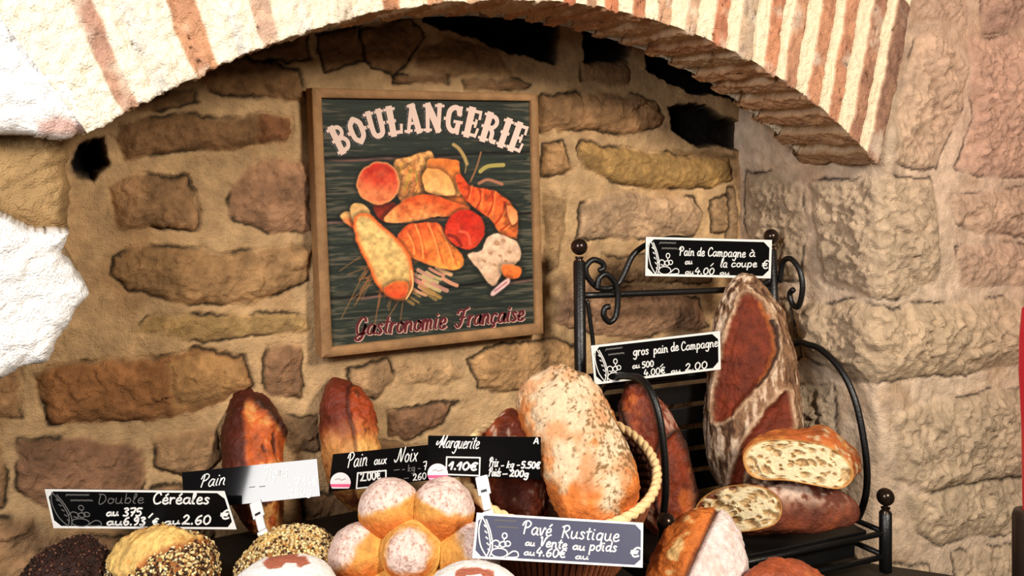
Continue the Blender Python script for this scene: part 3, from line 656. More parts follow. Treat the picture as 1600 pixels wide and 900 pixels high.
for k in range(15):
    x0, y0 = 655 + rr.uniform(0, 64), 424 + rr.uniform(0, 36); stroke([(x0 - 12, y0 - 7), (x0, y0), (x0 + 10, y0 + 4)], rr.uniform(4, 6.5), (208 + rr.randint(-24, 20), 158 + rr.randint(-20, 20), 118), .9)
for k in range(8):
    x0, y0 = 645 + rr.uniform(-8, 40), 460 + rr.uniform(-8, 14); stroke([(x0 - 12, y0 - 8), (x0 + 8, y0 + 5)], rr.uniform(3, 5), (170, 130, 70), .7)
stroke([(738, 285), (748, 262), (755, 238)], 2.2, (150, 100, 64)); stroke([(730, 270), (732, 250), (722, 232), (712, 226)], 1.6, (150, 120, 70))
stroke([(712, 226), (720, 232), (728, 244), (733, 256)], 5, (186, 152, 92), .9); stroke([(754, 268), (766, 260), (790, 258)], 6, (176, 158, 82), .95); stroke([(752, 287), (766, 281), (788, 288)], 4.5, (176, 112, 84), .95)
blob([(586,322),(620,318),(624,340),(600,346)], (120, 30, 16), (150, 44, 20), seed=1)
blob([(534,336),(548,330),(566,334),(566,356),(545,352)], (214, 84, 36), (228, 170, 100), (-1, -.4), seed=2)
blob([(550,324),(566,318),(580,330),(578,352),(556,346)], (226, 172, 104), (236, 188, 120), seed=3)
blob([(660,300),(690,262),(722,300),(738,330),(690,330)], (200, 80, 30), (226, 120, 56), seed=4)
blob([(618,254),(640,246),(672,236),(682,248),(678,280),(664,308),(636,320),(622,300)], (214, 148, 84), (190, 118, 66), seed=5, mott=.4, tex=.12)
for k in range(26):
    x0 = 630 + rr.uniform(0, 44); y0 = 262 + rr.uniform(-14, 26); stroke([(x0, y0), (x0 + rr.uniform(-10, 4), y0 + rr.uniform(10, 22))], 1.5, (120 + rr.randint(0, 120), 80 + rr.randint(0, 80), 46), .6)
blob([(670,258),(676,248),(716,250),(722,262),(724,300),(712,306),(668,298)], (232, 120, 48), (240, 166, 92), (-.2, 1), seed=6); blob([(668,264),(700,272),(714,300),(706,306),(668,298)], (240, 160, 84), (246, 184, 108), seed=7)
blob([(593,252),(618,262),(627,286),(618,310),(594,320),(570,310),(560,290),(568,266)], (196, 40, 24), (236, 130, 76), (-.25, 1), seed=8, edge_c=(238, 150, 92), edge_w=3)
blob([(716,278),(724,274),(740,292),(770,296),(800,316),(812,340),(813,370),(804,372),(786,366),(770,344),(745,325),(726,305)], (224, 66, 26), (228, 112, 50), (.3, 1), seed=9, mott=.3, tex=.1)
for a, b in (((735, 290), (730, 312)), ((752, 296), (748, 326)), ((772, 300), (766, 336)), ((792, 316), (778, 350)), ((806, 338), (786, 360))): stroke([a, ((a[0] + b[0]) / 2 + 5, (a[1] + b[1]) / 2), b], 2.6, (150, 34, 14), .7); stroke([(a[0] + 6, a[1]), (b[0] + 7, b[1])], 2.5, (248, 150, 76), .5)
blob([(796,322),(810,328),(812,344),(802,350)], (230, 130, 70), (238, 158, 100), seed=10)
blob([(602,345),(628,318),(650,306),(684,306),(716,318),(736,326),(712,338),(680,340),(640,348)], (216, 84, 34), (240, 152, 84), (-.1, 1), seed=11, mott=.2)
blob([(622,372),(640,352),(664,348),(690,350),(704,376),(722,396),(728,414),(716,422),(690,420),(652,406),(636,396)], (220, 84, 36), (244, 146, 62), (.4, 1), seed=12, mott=.2)
for a, b in (((652, 352), (664, 404)), ((672, 350), (690, 412)), ((690, 356), (712, 416)), ((640, 366), (650, 398))): stroke([a, ((a[0] + b[0]) / 2 + 4, (a[1] + b[1]) / 2), b], 2.4, (250, 176, 96), .6); stroke([(a[0] + 5, a[1]), (b[0] + 6, b[1])], 2.0, (180, 58, 20), .45)
blob([(728,328),(748,334),(760,352),(757,376),(738,390),(718,386),(700,366),(704,342)], (196, 36, 20), (210, 62, 34), seed=13)
stroke([(722, 362), (734, 366), (738, 382)], 4, (240, 96, 62), .9); stroke([(704, 368), (716, 372), (724, 384)], 5, (110, 24, 14), .7)
blob([(556,342),(578,334),(600,352),(622,372),(640,396),(648,420),(648,446),(640,466),(622,470),(604,462),(588,440),(572,404),(558,372)], (226, 188, 116), (222, 176, 104), seed=14, edge_c=(226, 96, 38), edge_w=5, mott=.18, tex=.12)
blob([(604,450),(622,440),(640,444),(638,462),(622,468),(606,460)], (236, 112, 50), (214, 70, 34), seed=15); stroke([(646, 424), (648, 448), (638, 468)], 2, (248, 200, 130), .9)
blob([(734,398),(756,392),(764,372),(780,366),(800,372),(814,384),(818,402),(806,416),(790,424),(778,446),(764,440),(748,418)], (232, 190, 158), (222, 178, 140), seed=16, mott=.15)
for a, b, r_ in ((780, 380, 5), (790, 376, 3.5), (770, 396, 3), (785, 400, 2.6), (800, 394, 3), (760, 408, 2.4), (776, 414, 2.6), (794, 408, 2.2)): stroke([(a - 1, b), (a + 1, b + 1)], r_ * 1.6, (176, 130, 96), .8)
blob([(788,416),(804,414),(818,420),(814,434),(798,436),(788,428)], (240, 128, 56), (234, 108, 44), seed=17)
blob([(772,456),(796,436),(799,444),(775,463)], (226, 180, 172), (232, 190, 184), seed=18, warp=.5); stroke([(777, 456), (795, 442)], 2, (150, 70, 80), .6)
col = np.clip(col, 3, 250)
V = np.array([sgn(0, 0)]); dirs = FW[None, None] + RT * ((X - CX) / F)[..., None] + UP * ((CY - Y) / F)[..., None]
V = CAM + dirs * (YS / dirs[..., 1])[..., None]; V[..., 1] += .008
mesh_obj('printed_panel', V.reshape(-1, 3), gridfaces(nx, ny)[:, ::-1].copy(), M_PRINT, sg, lin(col.reshape(-1, 3)))

# western slab letters bent along an arc
BL_ = {
'B': (6.4, [([(1.7,0),(1.7,10)],2.5), ([(-.1,.5),(2,.5)],1.1), ([(-.1,9.5),(2,9.5)],1.1), ([(1.7,9.5),(4.0,9.3),(5.0,7.6),(4.2,5.8),(1.7,5.3)],1.5), ([(1.7,5.0),(4.3,4.7),(5.4,2.7),(4.4,.8),(1.7,.5)],1.6), ([(.0,5),(1,5)],1.2)]),
'O': (6.6, [([(3.2,9.4),(1.5,7.6),(1.2,5),(1.5,2.4),(3.2,.6)],1.9), ([(3.2,.6),(4.9,2.4),(5.2,5),(4.9,7.6),(3.2,9.4)],1.9), ([(-.2,5),(1,5)],1.3), ([(5.4,5),(6.6,5)],1.3)]),
'U': (6.8, [([(1.5,10),(1.5,3),(2.2,1.1),(3.5,.7),(4.8,1.3),(5.3,3),(5.3,10)],2.0), ([(-.1,9.5),(3,9.5)],1.0), ([(4,9.5),(6.8,9.5)],1.0), ([(.2,5),(2,5)],1.2), ([(5,5),(6.6,5)],1.2)]),
'L': (5.8, [([(1.7,0),(1.7,10)],2.5), ([(-.1,9.5),(3.5,9.5)],1.0), ([(-.1,.6),(5.0,.6)],1.3), ([(5.0,.2),(5.4,3.2)],1.1), ([(.1,5),(3.2,5)],1.1)]),
'A': (7.0, [([(1.2,0),(3.3,9.4)],1.4), ([(3.3,9.8),(5.6,0)],2.3), ([(-.1,.5),(2.6,.5)],1.0), ([(4,.5),(7.1,.5)],1.0), ([(2,3.2),(5,3.2)],1.1), ([(1.9,9.6),(4.4,9.6)],1.0)]),
'N': (7.2, [([(1.3,0),(1.3,10)],1.6), ([(1.3,9.6),(5.7,.4)],2.5), ([(5.7,0),(5.7,10)],1.6), ([(-.1,.5),(2.7,.5)],1.0), ([(-.1,9.5),(2.2,9.5)],1.0), ([(4.3,9.5),(7.1,9.5)],1.0)]),
'G': (6.8, [([(5.2,7.2),(4.6,8.9),(3.2,9.4),(1.6,8),(1.2,5),(1.6,2.2),(3.2,.7),(4.8,1.4),(5.3,3.8)],1.9), ([(3.6,4.2),(6.6,4.2)],1.1), ([(5.4,0),(5.4,4)],1.4), ([(5.5,6.6),(5.5,9.8)],1.0), ([(-.2,5),(1,5)],1.2)]),
'E': (6.0, [([(1.7,0),(1.7,10)],2.5), ([(-.1,9.4),(5,9.4)],1.2), ([(-.1,.6),(5.2,.6)],1.2), ([(5,9.8),(5.2,7)],1.0), ([(5.2,.2),(5.5,3.2)],1.0), ([(1.7,5),(4.4,5)],1.1), ([(4.2,3.7),(4.2,6.3)],.9)]),
'R': (6.8, [([(1.7,0),(1.7,10)],2.5), ([(-.1,.5),(3.6,.5)],1.0), ([(-.1,9.5),(2,9.5)],1.0), ([(1.7,9.4),(4.2,9.2),(5.3,7.4),(4.3,5.4),(1.7,5)],1.6), ([(3.4,5),(4.7,3.4),(5.0,.8),(6.6,.5)],1.7), ([(.0,5),(1,5)],1.1)]),
'I': (3.8, [([(1.9,0),(1.9,10)],2.5), ([(.1,9.5),(3.7,9.5)],1.0), ([(.1,.5),(3.7,.5)],1.0), ([(.4,5),(3.4,5)],1.2)]),
}
word = 'BOULANGERIE'; tot = sum(BL_[c][0] for c in word) + .9 * (len(word) - 1)
base = smooth_line([(532, 241), (575, 221), (625, 209), (672, 205), (720, 209), (768, 222), (816, 239)], 20)
sl = np.concatenate([[0], np.cumsum(np.linalg.norm(np.diff(base, axis=0), axis=1))])
def on_arc(x, yv):
    s = sl[-1] * x / tot; k = min(max(np.searchsorted(sl, s) - 1, 0), len(base) - 2); f = (s - sl[k]) / (sl[k + 1] - sl[k])
    p = base[k] * (1 - f) + base[k + 1] * f; s0, s1 = max(0, k - 8), min(len(base) - 1, k + 9); t = unit(base[s1] - base[s0])
    return p + np.array([t[1], -t[0]]) * yv * 4.25
for nm, grow, dy, matl, off in (('lettering_shadow', 1.0, .0078, M_IRON, (-1.2, 1.6)), ('arched_lettering', 0, .0062, None, (0, 0))):
    g = Geo(); x = 0; kk_ = 0
    for ch in word:
        wd, sts = BL_[ch]
        for pts, wth in sts:
            kk_ = (kk_ + 1) % 12
            l = smooth_line(pts, 6) if len(pts) > 4 else np.array([np.array(pts[0]) * (1 - t) + np.array(pts[1]) * t for t in np.linspace(0, 1, 6)]) if len(pts) == 2 else smooth_line(pts, 6)
            a_, b_ = ribbon(l, wth + grow * .5)
            f = lambda q: sgn(*(on_arc(x + q[0], q[1]) + np.array(off)), dy - .00003 * kk_)
            A_, B_ = np.array([f(q) for q in a_]), np.array([f(q) for q in b_])
            g.strip(A_, B_, lin((232, 202, 186)) if matl is None else (1, 1, 1))
        x += wd + .9
    g.build(nm, matl or M_TINT, sg, smooth=False)
for nm, wd_, dy, c, off in (('script_outline', 5.2, .0072, (214, 168, 152), (1.0, 1.0)), ('script_lettering', 3.3, .006, (92, 26, 32), (0, 0))):
    g = Geo()
    ls = text_lines('Gastronomie', (556, 526), (700, 513), 27, .3, 3) + text_lines('Fran\u00e7aise', (716, 511), (822, 501), 26, .3, 4)
    for l in ls:
        l = l + np.array(off); t = np.linspace(0, 1, len(l)); dirn = np.abs(np.gradient(l[:, 1])) / (np.linalg.norm(np.gradient(l, axis=0), axis=1) + 1e-6)
        ink(g, [l], wd_ * (.6 + .5 * dirn), lambda a, b: sgn(a, b, dy), col=lin(c))
    g.build(nm, M_TINT, sg, smooth=False)
# ------------------------------------------------------------------ black wrought-iron bread rack on the right of the table
SHELF_Z = .845
FR, FL = on_z(1383, 898, TABLE_Z), on_z(1039, 826, 1.45 - .54); FL = np.array([.832, 1.080, 0]); FR = np.array([1.236, 1.046, 0])
BLx = on_y(905, 388, 1.318); BRx = on_y(1205, 372, 1.288); BLb = np.array([.835, 1.300, TABLE_Z]); BRb = np.array([1.232, 1.268, TABLE_Z])
rk = thing('bread_rack', (1.03, 1.18, TABLE_Z), 'black wrought-iron bread rack with ball finials and scrolls, on the table\'s right end', 'rack')
def iron(name, pts, r, sm=5, fl=None, parent=rk):
    g = Geo(); g.tube(smooth_line(pts, sm) if sm else pts, r, 10); return g.build(name, M_IRON, parent)
def finial(c, r, parent):
    g = Geo(); g.lathe([(.0085, -.016), (.0085, -.010), (.0055, -.008), (.0075, -.004)], c, n=20); g.ball(np.array(c) + (0, 0, r * .92), r, 20); g.build('finial', M_BALL, parent)
def post(a, b, r=.0098):
    a, b = np.array(a, float), np.array(b, float); g = Geo(); g.tube([a + (0, 0, .0065), a + (b - a) * .5, b], r, 14); p = g.build('post', M_IRON, rk)
    finial(b + np.array([0, 0, .012]), .0138, p); return p
post(BLb, BLx + np.array([0, 0, -.022])); post(BRb, BRx + np.array([0, 0, -.022]))
fr_top = CAM[2] - (793 - CY) / F * ((FR - CAM) @ FW); post(np.array([FR[0], FR[1], TABLE_Z]), np.array([FR[0], FR[1], fr_top - .008])); post(np.array([FL[0], FL[1], TABLE_Z]), np.array([FL[0], FL[1], .893]))
def bp(px, py, dy=0.0):                        # a point on the leaning back frame
    f = (px - 905) / 300.0; a = BLx * (1 - f) + BRx * f; b = BLb * (1 - f) + BRb * f
    n = np.cross(BRx - BLx, BLx - BLb); p = on_plane(px, py, BLx, n); p[1] += dy; return p
iron('rail', [bp(908, 462), bp(1060, 456), bp(1212, 450)], .0055)
iron('rail', [bp(914, 600), bp(1060, 588), bp(1214, 576)], .0055)
Cc = lambda pts, dy=0.0: [bp(x, y, dy) for x, y in pts]
iron('scroll', Cc([(1020,378),(1004,386),(988,400),(975,428),(965,444),(951,451),(932,448),(917,431),(916,416),(927,406),(941,411),(943,419),(936,423)]), .0050)
iron('scroll', Cc([(929,451),(932,434),(944,428),(958,444),(961,468),(958,492),(948,502),(939,492),(941,480),(948,478)], -.008), .0050)
iron('scroll', Cc([(1020,378),(1060,372),(1110,386),(1150,420),(1176,444),(1200,440),(1208,424)]), .0050)
iron('scroll', Cc([(918,470),(922,500),(926,530),(928,556)]), .0036)
sp = lambda pts, x: [on_x(px, py, x) for px, py in pts]
iron('scroll', sp([(1219,440),(1222,416),(1228,405),(1238,406),(1250,424),(1254,451),(1248,478),(1239,476),(1234,460),(1240,452)], 1.236), .0050)
ga = [BRb + (BRx - BRb) * .60] + sp([(1246,536),(1262,538),(1284,547),(1314,578),(1336,625),(1350,690),(1355,745),(1350,785),(1336,812)], 1.236)
ga = ga + [np.array([1.236, ga[-1][1] + .03, SHELF_Z]), np.array([1.234, ga[-1][1] + .09, SHELF_Z])]
iron('side_guard', ga, .0056)
gl = [BLb + (BLx - BLb) * .47] + sp([(955,594),(985,588),(1003,594),(1018,614),(1030,650),(1037,700),(1040,750),(1038,790)], .845)
gl = gl + [np.array([.845, gl[-1][1] + .02, SHELF_Z]), np.array([.845, gl[-1][1] + .08, SHELF_Z])]
iron('side_guard', gl, .0056)
for z in (SHELF_Z - .008, SHELF_Z - .045):
    iron('rail', [np.array([FL[0], FL[1], z]), np.array([FR[0], FR[1], z])], .0045, 0)
    iron('rail', [np.array([FL[0], FL[1], z]), np.array([BLb[0], BLb[1], z])], .0045, 0); iron('rail', [np.array([FR[0], FR[1], z]), np.array([BRb[0], BRb[1], z])], .0045, 0)
g = Geo(); prism(g, [(FL[0] + .006, FL[1] + .006), (FR[0] - .035, FR[1] + .006), (BRb[0] - .012, BRb[1] - .012), (BLb[0] + .012, BLb[1] - .012)], SHELF_Z - .006, SHELF_Z, bev=.001); g.build('shelf', M_IRON, rk, smooth=False)
g = Geo(); prism(g, [(FL[0] + .010, FL[1] + .016), (FR[0] - .05, FR[1] + .016), (FR[0] - .05, FR[1] + .15), (FL[0] + .010, FL[1] + .15)], SHELF_Z - .042, SHELF_Z - .0065, bev=.001); g.build('tray', M_IRON, rk, smooth=False)
for k in range(6):                             # flat slats of the rack's back behind the loaves
    z = SHELF_Z + .03 + k * .037; f = (z - TABLE_Z) / (BLx[2] - TABLE_Z)
    a = BLb + (BLx - BLb) * f; b = BRb + (BRx - BRb) * f; m = (a + b) / 2; dd = unit(b - a)
    g = Geo(); Rm = np.stack([dd, np.cross([0, 0, 1], dd), [0, 0, 1]], 1); g.box(m, (np.linalg.norm(b - a), .004, .030), Rm, bev=.001); g.build('back_slat', M_IRON, rk, smooth=False)

# red lamp at the far right edge
c = P(1612, 800, 1.18)
lm = thing('red_lamp', (c[0], c[1], TABLE_Z), 'tall red glowing tube on a dark rounded base at the far right edge', 'lamp')
g = Geo(); r0 = .022; top = CAM[2] - (797 - CY) / F * 1.18
g.lathe([(.001, TABLE_Z + .0005), (r0 * .96, TABLE_Z + .001), (r0, TABLE_Z + .006), (r0, top - .008), (r0 * .9, top - .002), (r0 * .6, top), (.001, top)], (c[0], c[1], 0), n=32); g.build('base', material('dark_brown_lamp_base', .35, .5, base=(38, 28, 22)), lm)
M_RED = bpy.data.materials.new('red_lamp_glow'); M_RED.use_nodes = True; b_ = M_RED.node_tree.nodes['Principled BSDF']
b_.inputs['Base Color'].default_value = (*lin((170, 24, 34)), 1); b_.inputs['Roughness'].default_value = .25; b_.inputs['Emission Color'].default_value = (1, .05, .07, 1); b_.inputs['Emission Strength'].default_value = .16
g = Geo(); t2 = CAM[2] - (470 - CY) / F * 1.18
g.lathe([(r0 * .45, top - .002), (r0 * .48, top + .02), (r0 * .52, top + .10), (r0 * .66, top + .17), (r0 * .64, top + .21), (r0 * .5, t2 - .01), (.001, t2)], (c[0], c[1], 0), n=28); g.build('lamp_tube', M_RED, lm)
# ------------------------------------------------------------------ bread
def grid_normals(G_):
    a = np.gradient(G_, axis=0); b = np.roll(G_, -1, 1) - np.roll(G_, 1, 1); n = np.cross(b, a)
    n /= np.linalg.norm(n, axis=-1)[..., None] + 1e-12
    n[0] = n[1].mean(0) / np.linalg.norm(n[1].mean(0)); n[-1] = n[-2].mean(0) / np.linalg.norm(n[-2].mean(0)); return n
class Ctx: pass
def loaf_mesh(e0, e1, prof, thick, shape, flat=.7, blunt=2.6, sup=2.2, nu=170, nv=130, face=None):
    """shape(ctx) sets ctx.col (0-255) and returns a displacement along the surface normal"""
    p0, p1 = P(*e0), P(*e1); a = p1 - p0; L = np.linalg.norm(a); a /= L; mid = (p0 + p1) / 2
    c = unit(CAM - mid) if face is None else unit(face); c = unit(c - a * (c @ a)); b = np.cross(a, c)
    if b @ RT < 0: b = -b
    sgn_ = 1 if np.cross(a, b) @ c > 0 else -1
    t = .5 - .5 * np.cos(np.pi * np.linspace(0, 1, nu)); t = t * .8 + np.linspace(0, 1, nu) * .2
    pr = np.array(prof, float); sm = lambda k: np.interp(t, pr[:, 0], pr[:, k])
    ks = np.exp(-(np.arange(-12, 13) / 6.) ** 2); ks /= ks.sum(); cv = lambda q: np.convolve(np.pad(q, 12, 'edge'), ks, 'valid')
    Zt = e0[2] + (e1[2] - e0[2]) * t
    end = np.clip(1 - np.abs(2 * t - 1) ** blunt, 0, 1) ** (1 / 2.0)
    wl, wr_ = cv(sm(1)) * end * Zt / F, cv(sm(2)) * end * Zt / F; w_ = (wl + wr_) / 2
    tk = thick * (w_ / w_.max()) ** .8
    ph = np.linspace(0, 2 * np.pi, nv, endpoint=False); cb, sb = np.cos(ph), np.sin(ph)
    fb = np.sign(cb) * np.abs(cb) ** (2 / sup); fs = np.sign(sb) * np.abs(sb) ** (2 / sup)
    lb = np.where(fb[None] < 0, wl[:, None], wr_[:, None]) * fb[None]; lc = tk[:, None] * np.where(fs > 0, fs, fs * flat)[None]
    la = (t * L)[:, None] * np.ones(nv)[None]
    V = p0 + la[..., None] * a + lb[..., None] * b + lc[..., None] * c
    x = Ctx(); x.px, x.py = proj(V); x.t = t[:, None] + 0 * lb; x.la, x.lb, x.lc = la, lb, lc; x.V = V; x.up = fs[None] + 0 * lb; x.side = fb[None] + 0 * lb
    n = grid_normals(V)
    if ((n * (V - (p0 + p1) / 2)).sum(-1)).mean() < 0: n = -n
    x.n = n; x.axis, x.b, x.c = a, b, c
    V = V + n * shape(x)[..., None]; x.out = V
    Fc = gridfaces(nu, nv, True)
    if sgn_ < 0: Fc = Fc[:, ::-1].copy()
    return V.reshape(-1, 3), Fc, np.clip(x.col, 3, 252).reshape(-1, 3), x
def loaf(name, label, e0, e1, prof, thick, shape, mat=None, group=None, cat='bread', **k):
    V, Fc, col, x = loaf_mesh(e0, e1, prof, thick, shape, **k)
    lo = V.min(0); loc = ((lo[0] + V[:, 0].max()) / 2, (lo[1] + V[:, 1].max()) / 2, lo[2])
    o = mesh_obj(name, V, Fc, mat or M_CRUST, None, lin(col), loc); x.obj = o
    return tag(o, label, cat, group), x
def pmask(x, poly, soft=4, warp=3.0, seed=0, front=True):
    wx_ = x.px + warp * fbm3(x.V, 90, 3, 900 + seed); wy_ = x.py + warp * fbm3(x.V, 90, 3, 930 + seed)
    d = sdf_poly(wx_, wy_, smooth_line(poly, 4, True)); m = sstep(-soft, soft, d)
    if front: m = m * sstep(-.05, .12, x.up)
    x.d = np.where(x.up > -.05, d, -99) if front else d
    return m
def base_noise(x, amp=.003, f=35, s=0): return 1.25 * amp * fbm3(x.V, f, 3, 700 + s) + .0022 * fbm3(x.V, 90, 3, 740 + s) + .0012 * fbm3(x.V, 200, 3, 720 + s)

# --- the two dark loaves leaning on the back wall
def fig_shape(x):
    c = np.tile(np.array([84., 32, 17]), x.px.shape + (1,)) * (1 + .3 * fbm3(x.V, 40, 4, 1))[..., None]
    m = pmask(x, [(384,628),(412,634),(440,664),(462,700),(468,760),(466,846),(396,846),(388,760),(382,690)], 5, 5, 1, False); d = x.d; m = m * sstep(-.75, -.4, x.up); d = np.where(x.up > -.5, d, -99)
    g = fbm3(x.V, 55, 4, 2)
    sc_ = np.array([196., 92, 38]) * (1 + .30 * g)[..., None]; sc_ = mixc(sc_, (226, 160, 88), sstep(.15, .5, g + .4 * sstep(690, 800, x.py)))
    c = c * (1 - m[..., None]) + sc_ * m[..., None]
    rim = np.exp(-((d - 1) / 4.5) ** 2) * (x.px > x.py * .12 + 322); c = mixc(c, (38, 20, 14), rim * .85)
    hole = sstep(.38, .5, fbm3(x.V, 70, 2, 3)) * m; c = mixc(c, (70, 30, 16), hole * .8)
    x.col = c
    return base_noise(x, .003, 40) - .005 * m * sstep(0, 12, d) + .004 * rim * sstep(-.2, .4, fbm3(x.V, 110, 2, 4) + .1) - .003 * hole
loaf('fig_loaf', 'dark split-crust loaf leaning on the back wall behind the pale blue price card', (424, 846, 1.325), (377, 607, 1.43),
     [(0, 30, 30), (.15, 44, 34), (.4, 52, 42), (.65, 45, 56), (.85, 37, 50), (1, 28, 32)], .055, fig_shape, M_CRUST_GLOSS, blunt=3)
def nut_shape(x):
    c = np.tile(np.array([112., 42, 22]), x.px.shape + (1,)) * (1 + .28 * fbm3(x.V, 40, 4, 11))[..., None]
    low = sstep(650, 700, x.py + 18 * fbm3(x.V, 40, 3, 12)); m = pmask(x, [(546,606),(566,600),(600,644),(622,690),(636,740),(632,800),(562,800),(556,700),(545,640)], 4, 4, 5, False); d = x.d; m = m * (x.up > -.5); d = np.where(x.up > -.5, d, -99)
    c = mixc(c, (168, 68, 28), m * .9)
    c = mixc(c, (236, 176, 96), low * (.7 + .3 * m) * sstep(-.6, .1, fbm3(x.V, 60, 3, 13) + .2))
    rim = np.exp(-((d - 0) / 3.2) ** 2); c = mixc(c, (52, 22, 14), rim * .75 * (1 - .3 * low))
    dots = sstep(.42, .52, fbm3(x.V, 90, 2, 14)) * m; c = mixc(c, (90, 44, 20), dots * .8)
    x.col = c
    return base_noise(x, .003, 40, 3) - .0045 * rim + .003 * m * sstep(-.1, .5, fbm3(x.V, 90, 3, 15))
loaf('walnut_loaf', 'dark brown grooved loaf leaning on the back wall left of the straw basket', (572, 800, 1.37), (521, 592, 1.47),
     [(0, 36, 36), (.2, 48, 40), (.45, 46, 44), (.7, 37, 50), (.9, 30, 44), (1, 24, 30)], .052, nut_shape, M_CRUST_GLOSS, blunt=3)

# --- rack loaves
def campagne_shape(x):
    st = fbm3(np.stack([x.la * .22, x.lb, x.lc], -1), 170, 4, 21); st2 = fbm3(np.stack([x.la * .5, x.lb, x.lc], -1), 300, 2, 22)
    c = np.tile(np.array([142., 104, 74]), x.px.shape + (1,)) * (1 + .25 * st2)[..., None]
    c = mixc(c, (226, 198, 170), sstep(-.05, .3, st + .18 * x.side * -1)); c = mixc(c, (70, 44, 30), sstep(.12, .4, -st + .25 * st2) * .9)
    m1 = pmask(x, [(1163,462),(1190,474),(1210,515),(1212,552),(1192,592),(1160,630),(1138,652),(1116,656),(1120,600),(1132,540),(1148,490)], 3, 4, 6); d1 = x.d
    m2 = pmask(x, [(1226,612),(1236,640),(1234,672),(1192,692),(1164,740),(1148,800),(1136,800),(1144,740),(1176,672)], 3, 4, 7); d2 = x.d
    m = np.maximum(m1, m2); d = np.maximum(d1, d2)
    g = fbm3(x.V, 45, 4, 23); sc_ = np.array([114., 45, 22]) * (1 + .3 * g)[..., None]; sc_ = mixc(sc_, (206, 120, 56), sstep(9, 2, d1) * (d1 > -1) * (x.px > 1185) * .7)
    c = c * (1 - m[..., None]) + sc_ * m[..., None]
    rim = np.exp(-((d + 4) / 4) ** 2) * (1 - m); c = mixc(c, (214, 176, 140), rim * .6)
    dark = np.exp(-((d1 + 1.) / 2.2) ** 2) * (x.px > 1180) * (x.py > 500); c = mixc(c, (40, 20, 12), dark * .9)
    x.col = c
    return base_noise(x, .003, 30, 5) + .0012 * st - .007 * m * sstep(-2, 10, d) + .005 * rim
loaf('country_loaf', 'tall flour-streaked country loaf with long slashes, standing upright in the iron rack', (1180, 795, 1.575), (1163, 428, 1.64),
     [(0, 58, 62), (.12, 72, 72), (.35, 74, 78), (.6, 64, 74), (.8, 52, 62), (.93, 42, 50), (1, 36, 42)], .070, campagne_shape, M_CRUST, nu=260, nv=190, blunt=4.6)
def gros_shape(x):
    st = fbm3(np.stack([x.la * .3, x.lb, x.lc], -1), 150, 3, 31)
    c = np.tile(np.array([128., 60, 40]), x.px.shape + (1,)) * (1 + .25 * fbm3(x.V, 50, 3, 32))[..., None]
    c = mixc(c, (196, 150, 128), sstep(.0, .4, st + .2 * np.abs(x.side) - .12))
    m1 = pmask(x, [(976,606),(1000,600),(1022,640),(1030,690),(1012,740),(996,720),(984,670),(970,630)], 3, 3, 8); d1 = x.d
    m2 = pmask(x, [(1030,700),(1056,676),(1078,730),(1084,800),(1060,846),(1030,800),(1022,740)], 3, 3, 9); d2 = x.d
    m = np.maximum(m1, m2); d = np.maximum(d1, d2)
    sc_ = np.array([138., 56, 28]) * (1 + .35 * fbm3(x.V, 50, 4, 33))[..., None]; sc_ = mixc(sc_, (220, 120, 50), sstep(.1, .5, fbm3(x.V, 30, 3, 34)) * .7)
    c = c * (1 - m[..., None]) + sc_ * m[..., None]; rim = np.exp(-((d + 1) / 3.6) ** 2); c = mixc(c, (44, 20, 12), rim * .85); x.col = c
    return base_noise(x, .003, 35, 7) - .005 * m * sstep(-2, 8, d) + .003 * rim
loaf('country_loaf', 'red-brown slashed country loaf leaning in the rack behind its left curved guard', (1066, 856, 1.50), (984, 596, 1.535),
     [(0, 40, 42), (.2, 52, 46), (.5, 48, 52), (.75, 38, 50), (.92, 32, 38), (1, 24, 26)], .050, gros_shape, M_CRUST_GLOSS, blunt=3.4)

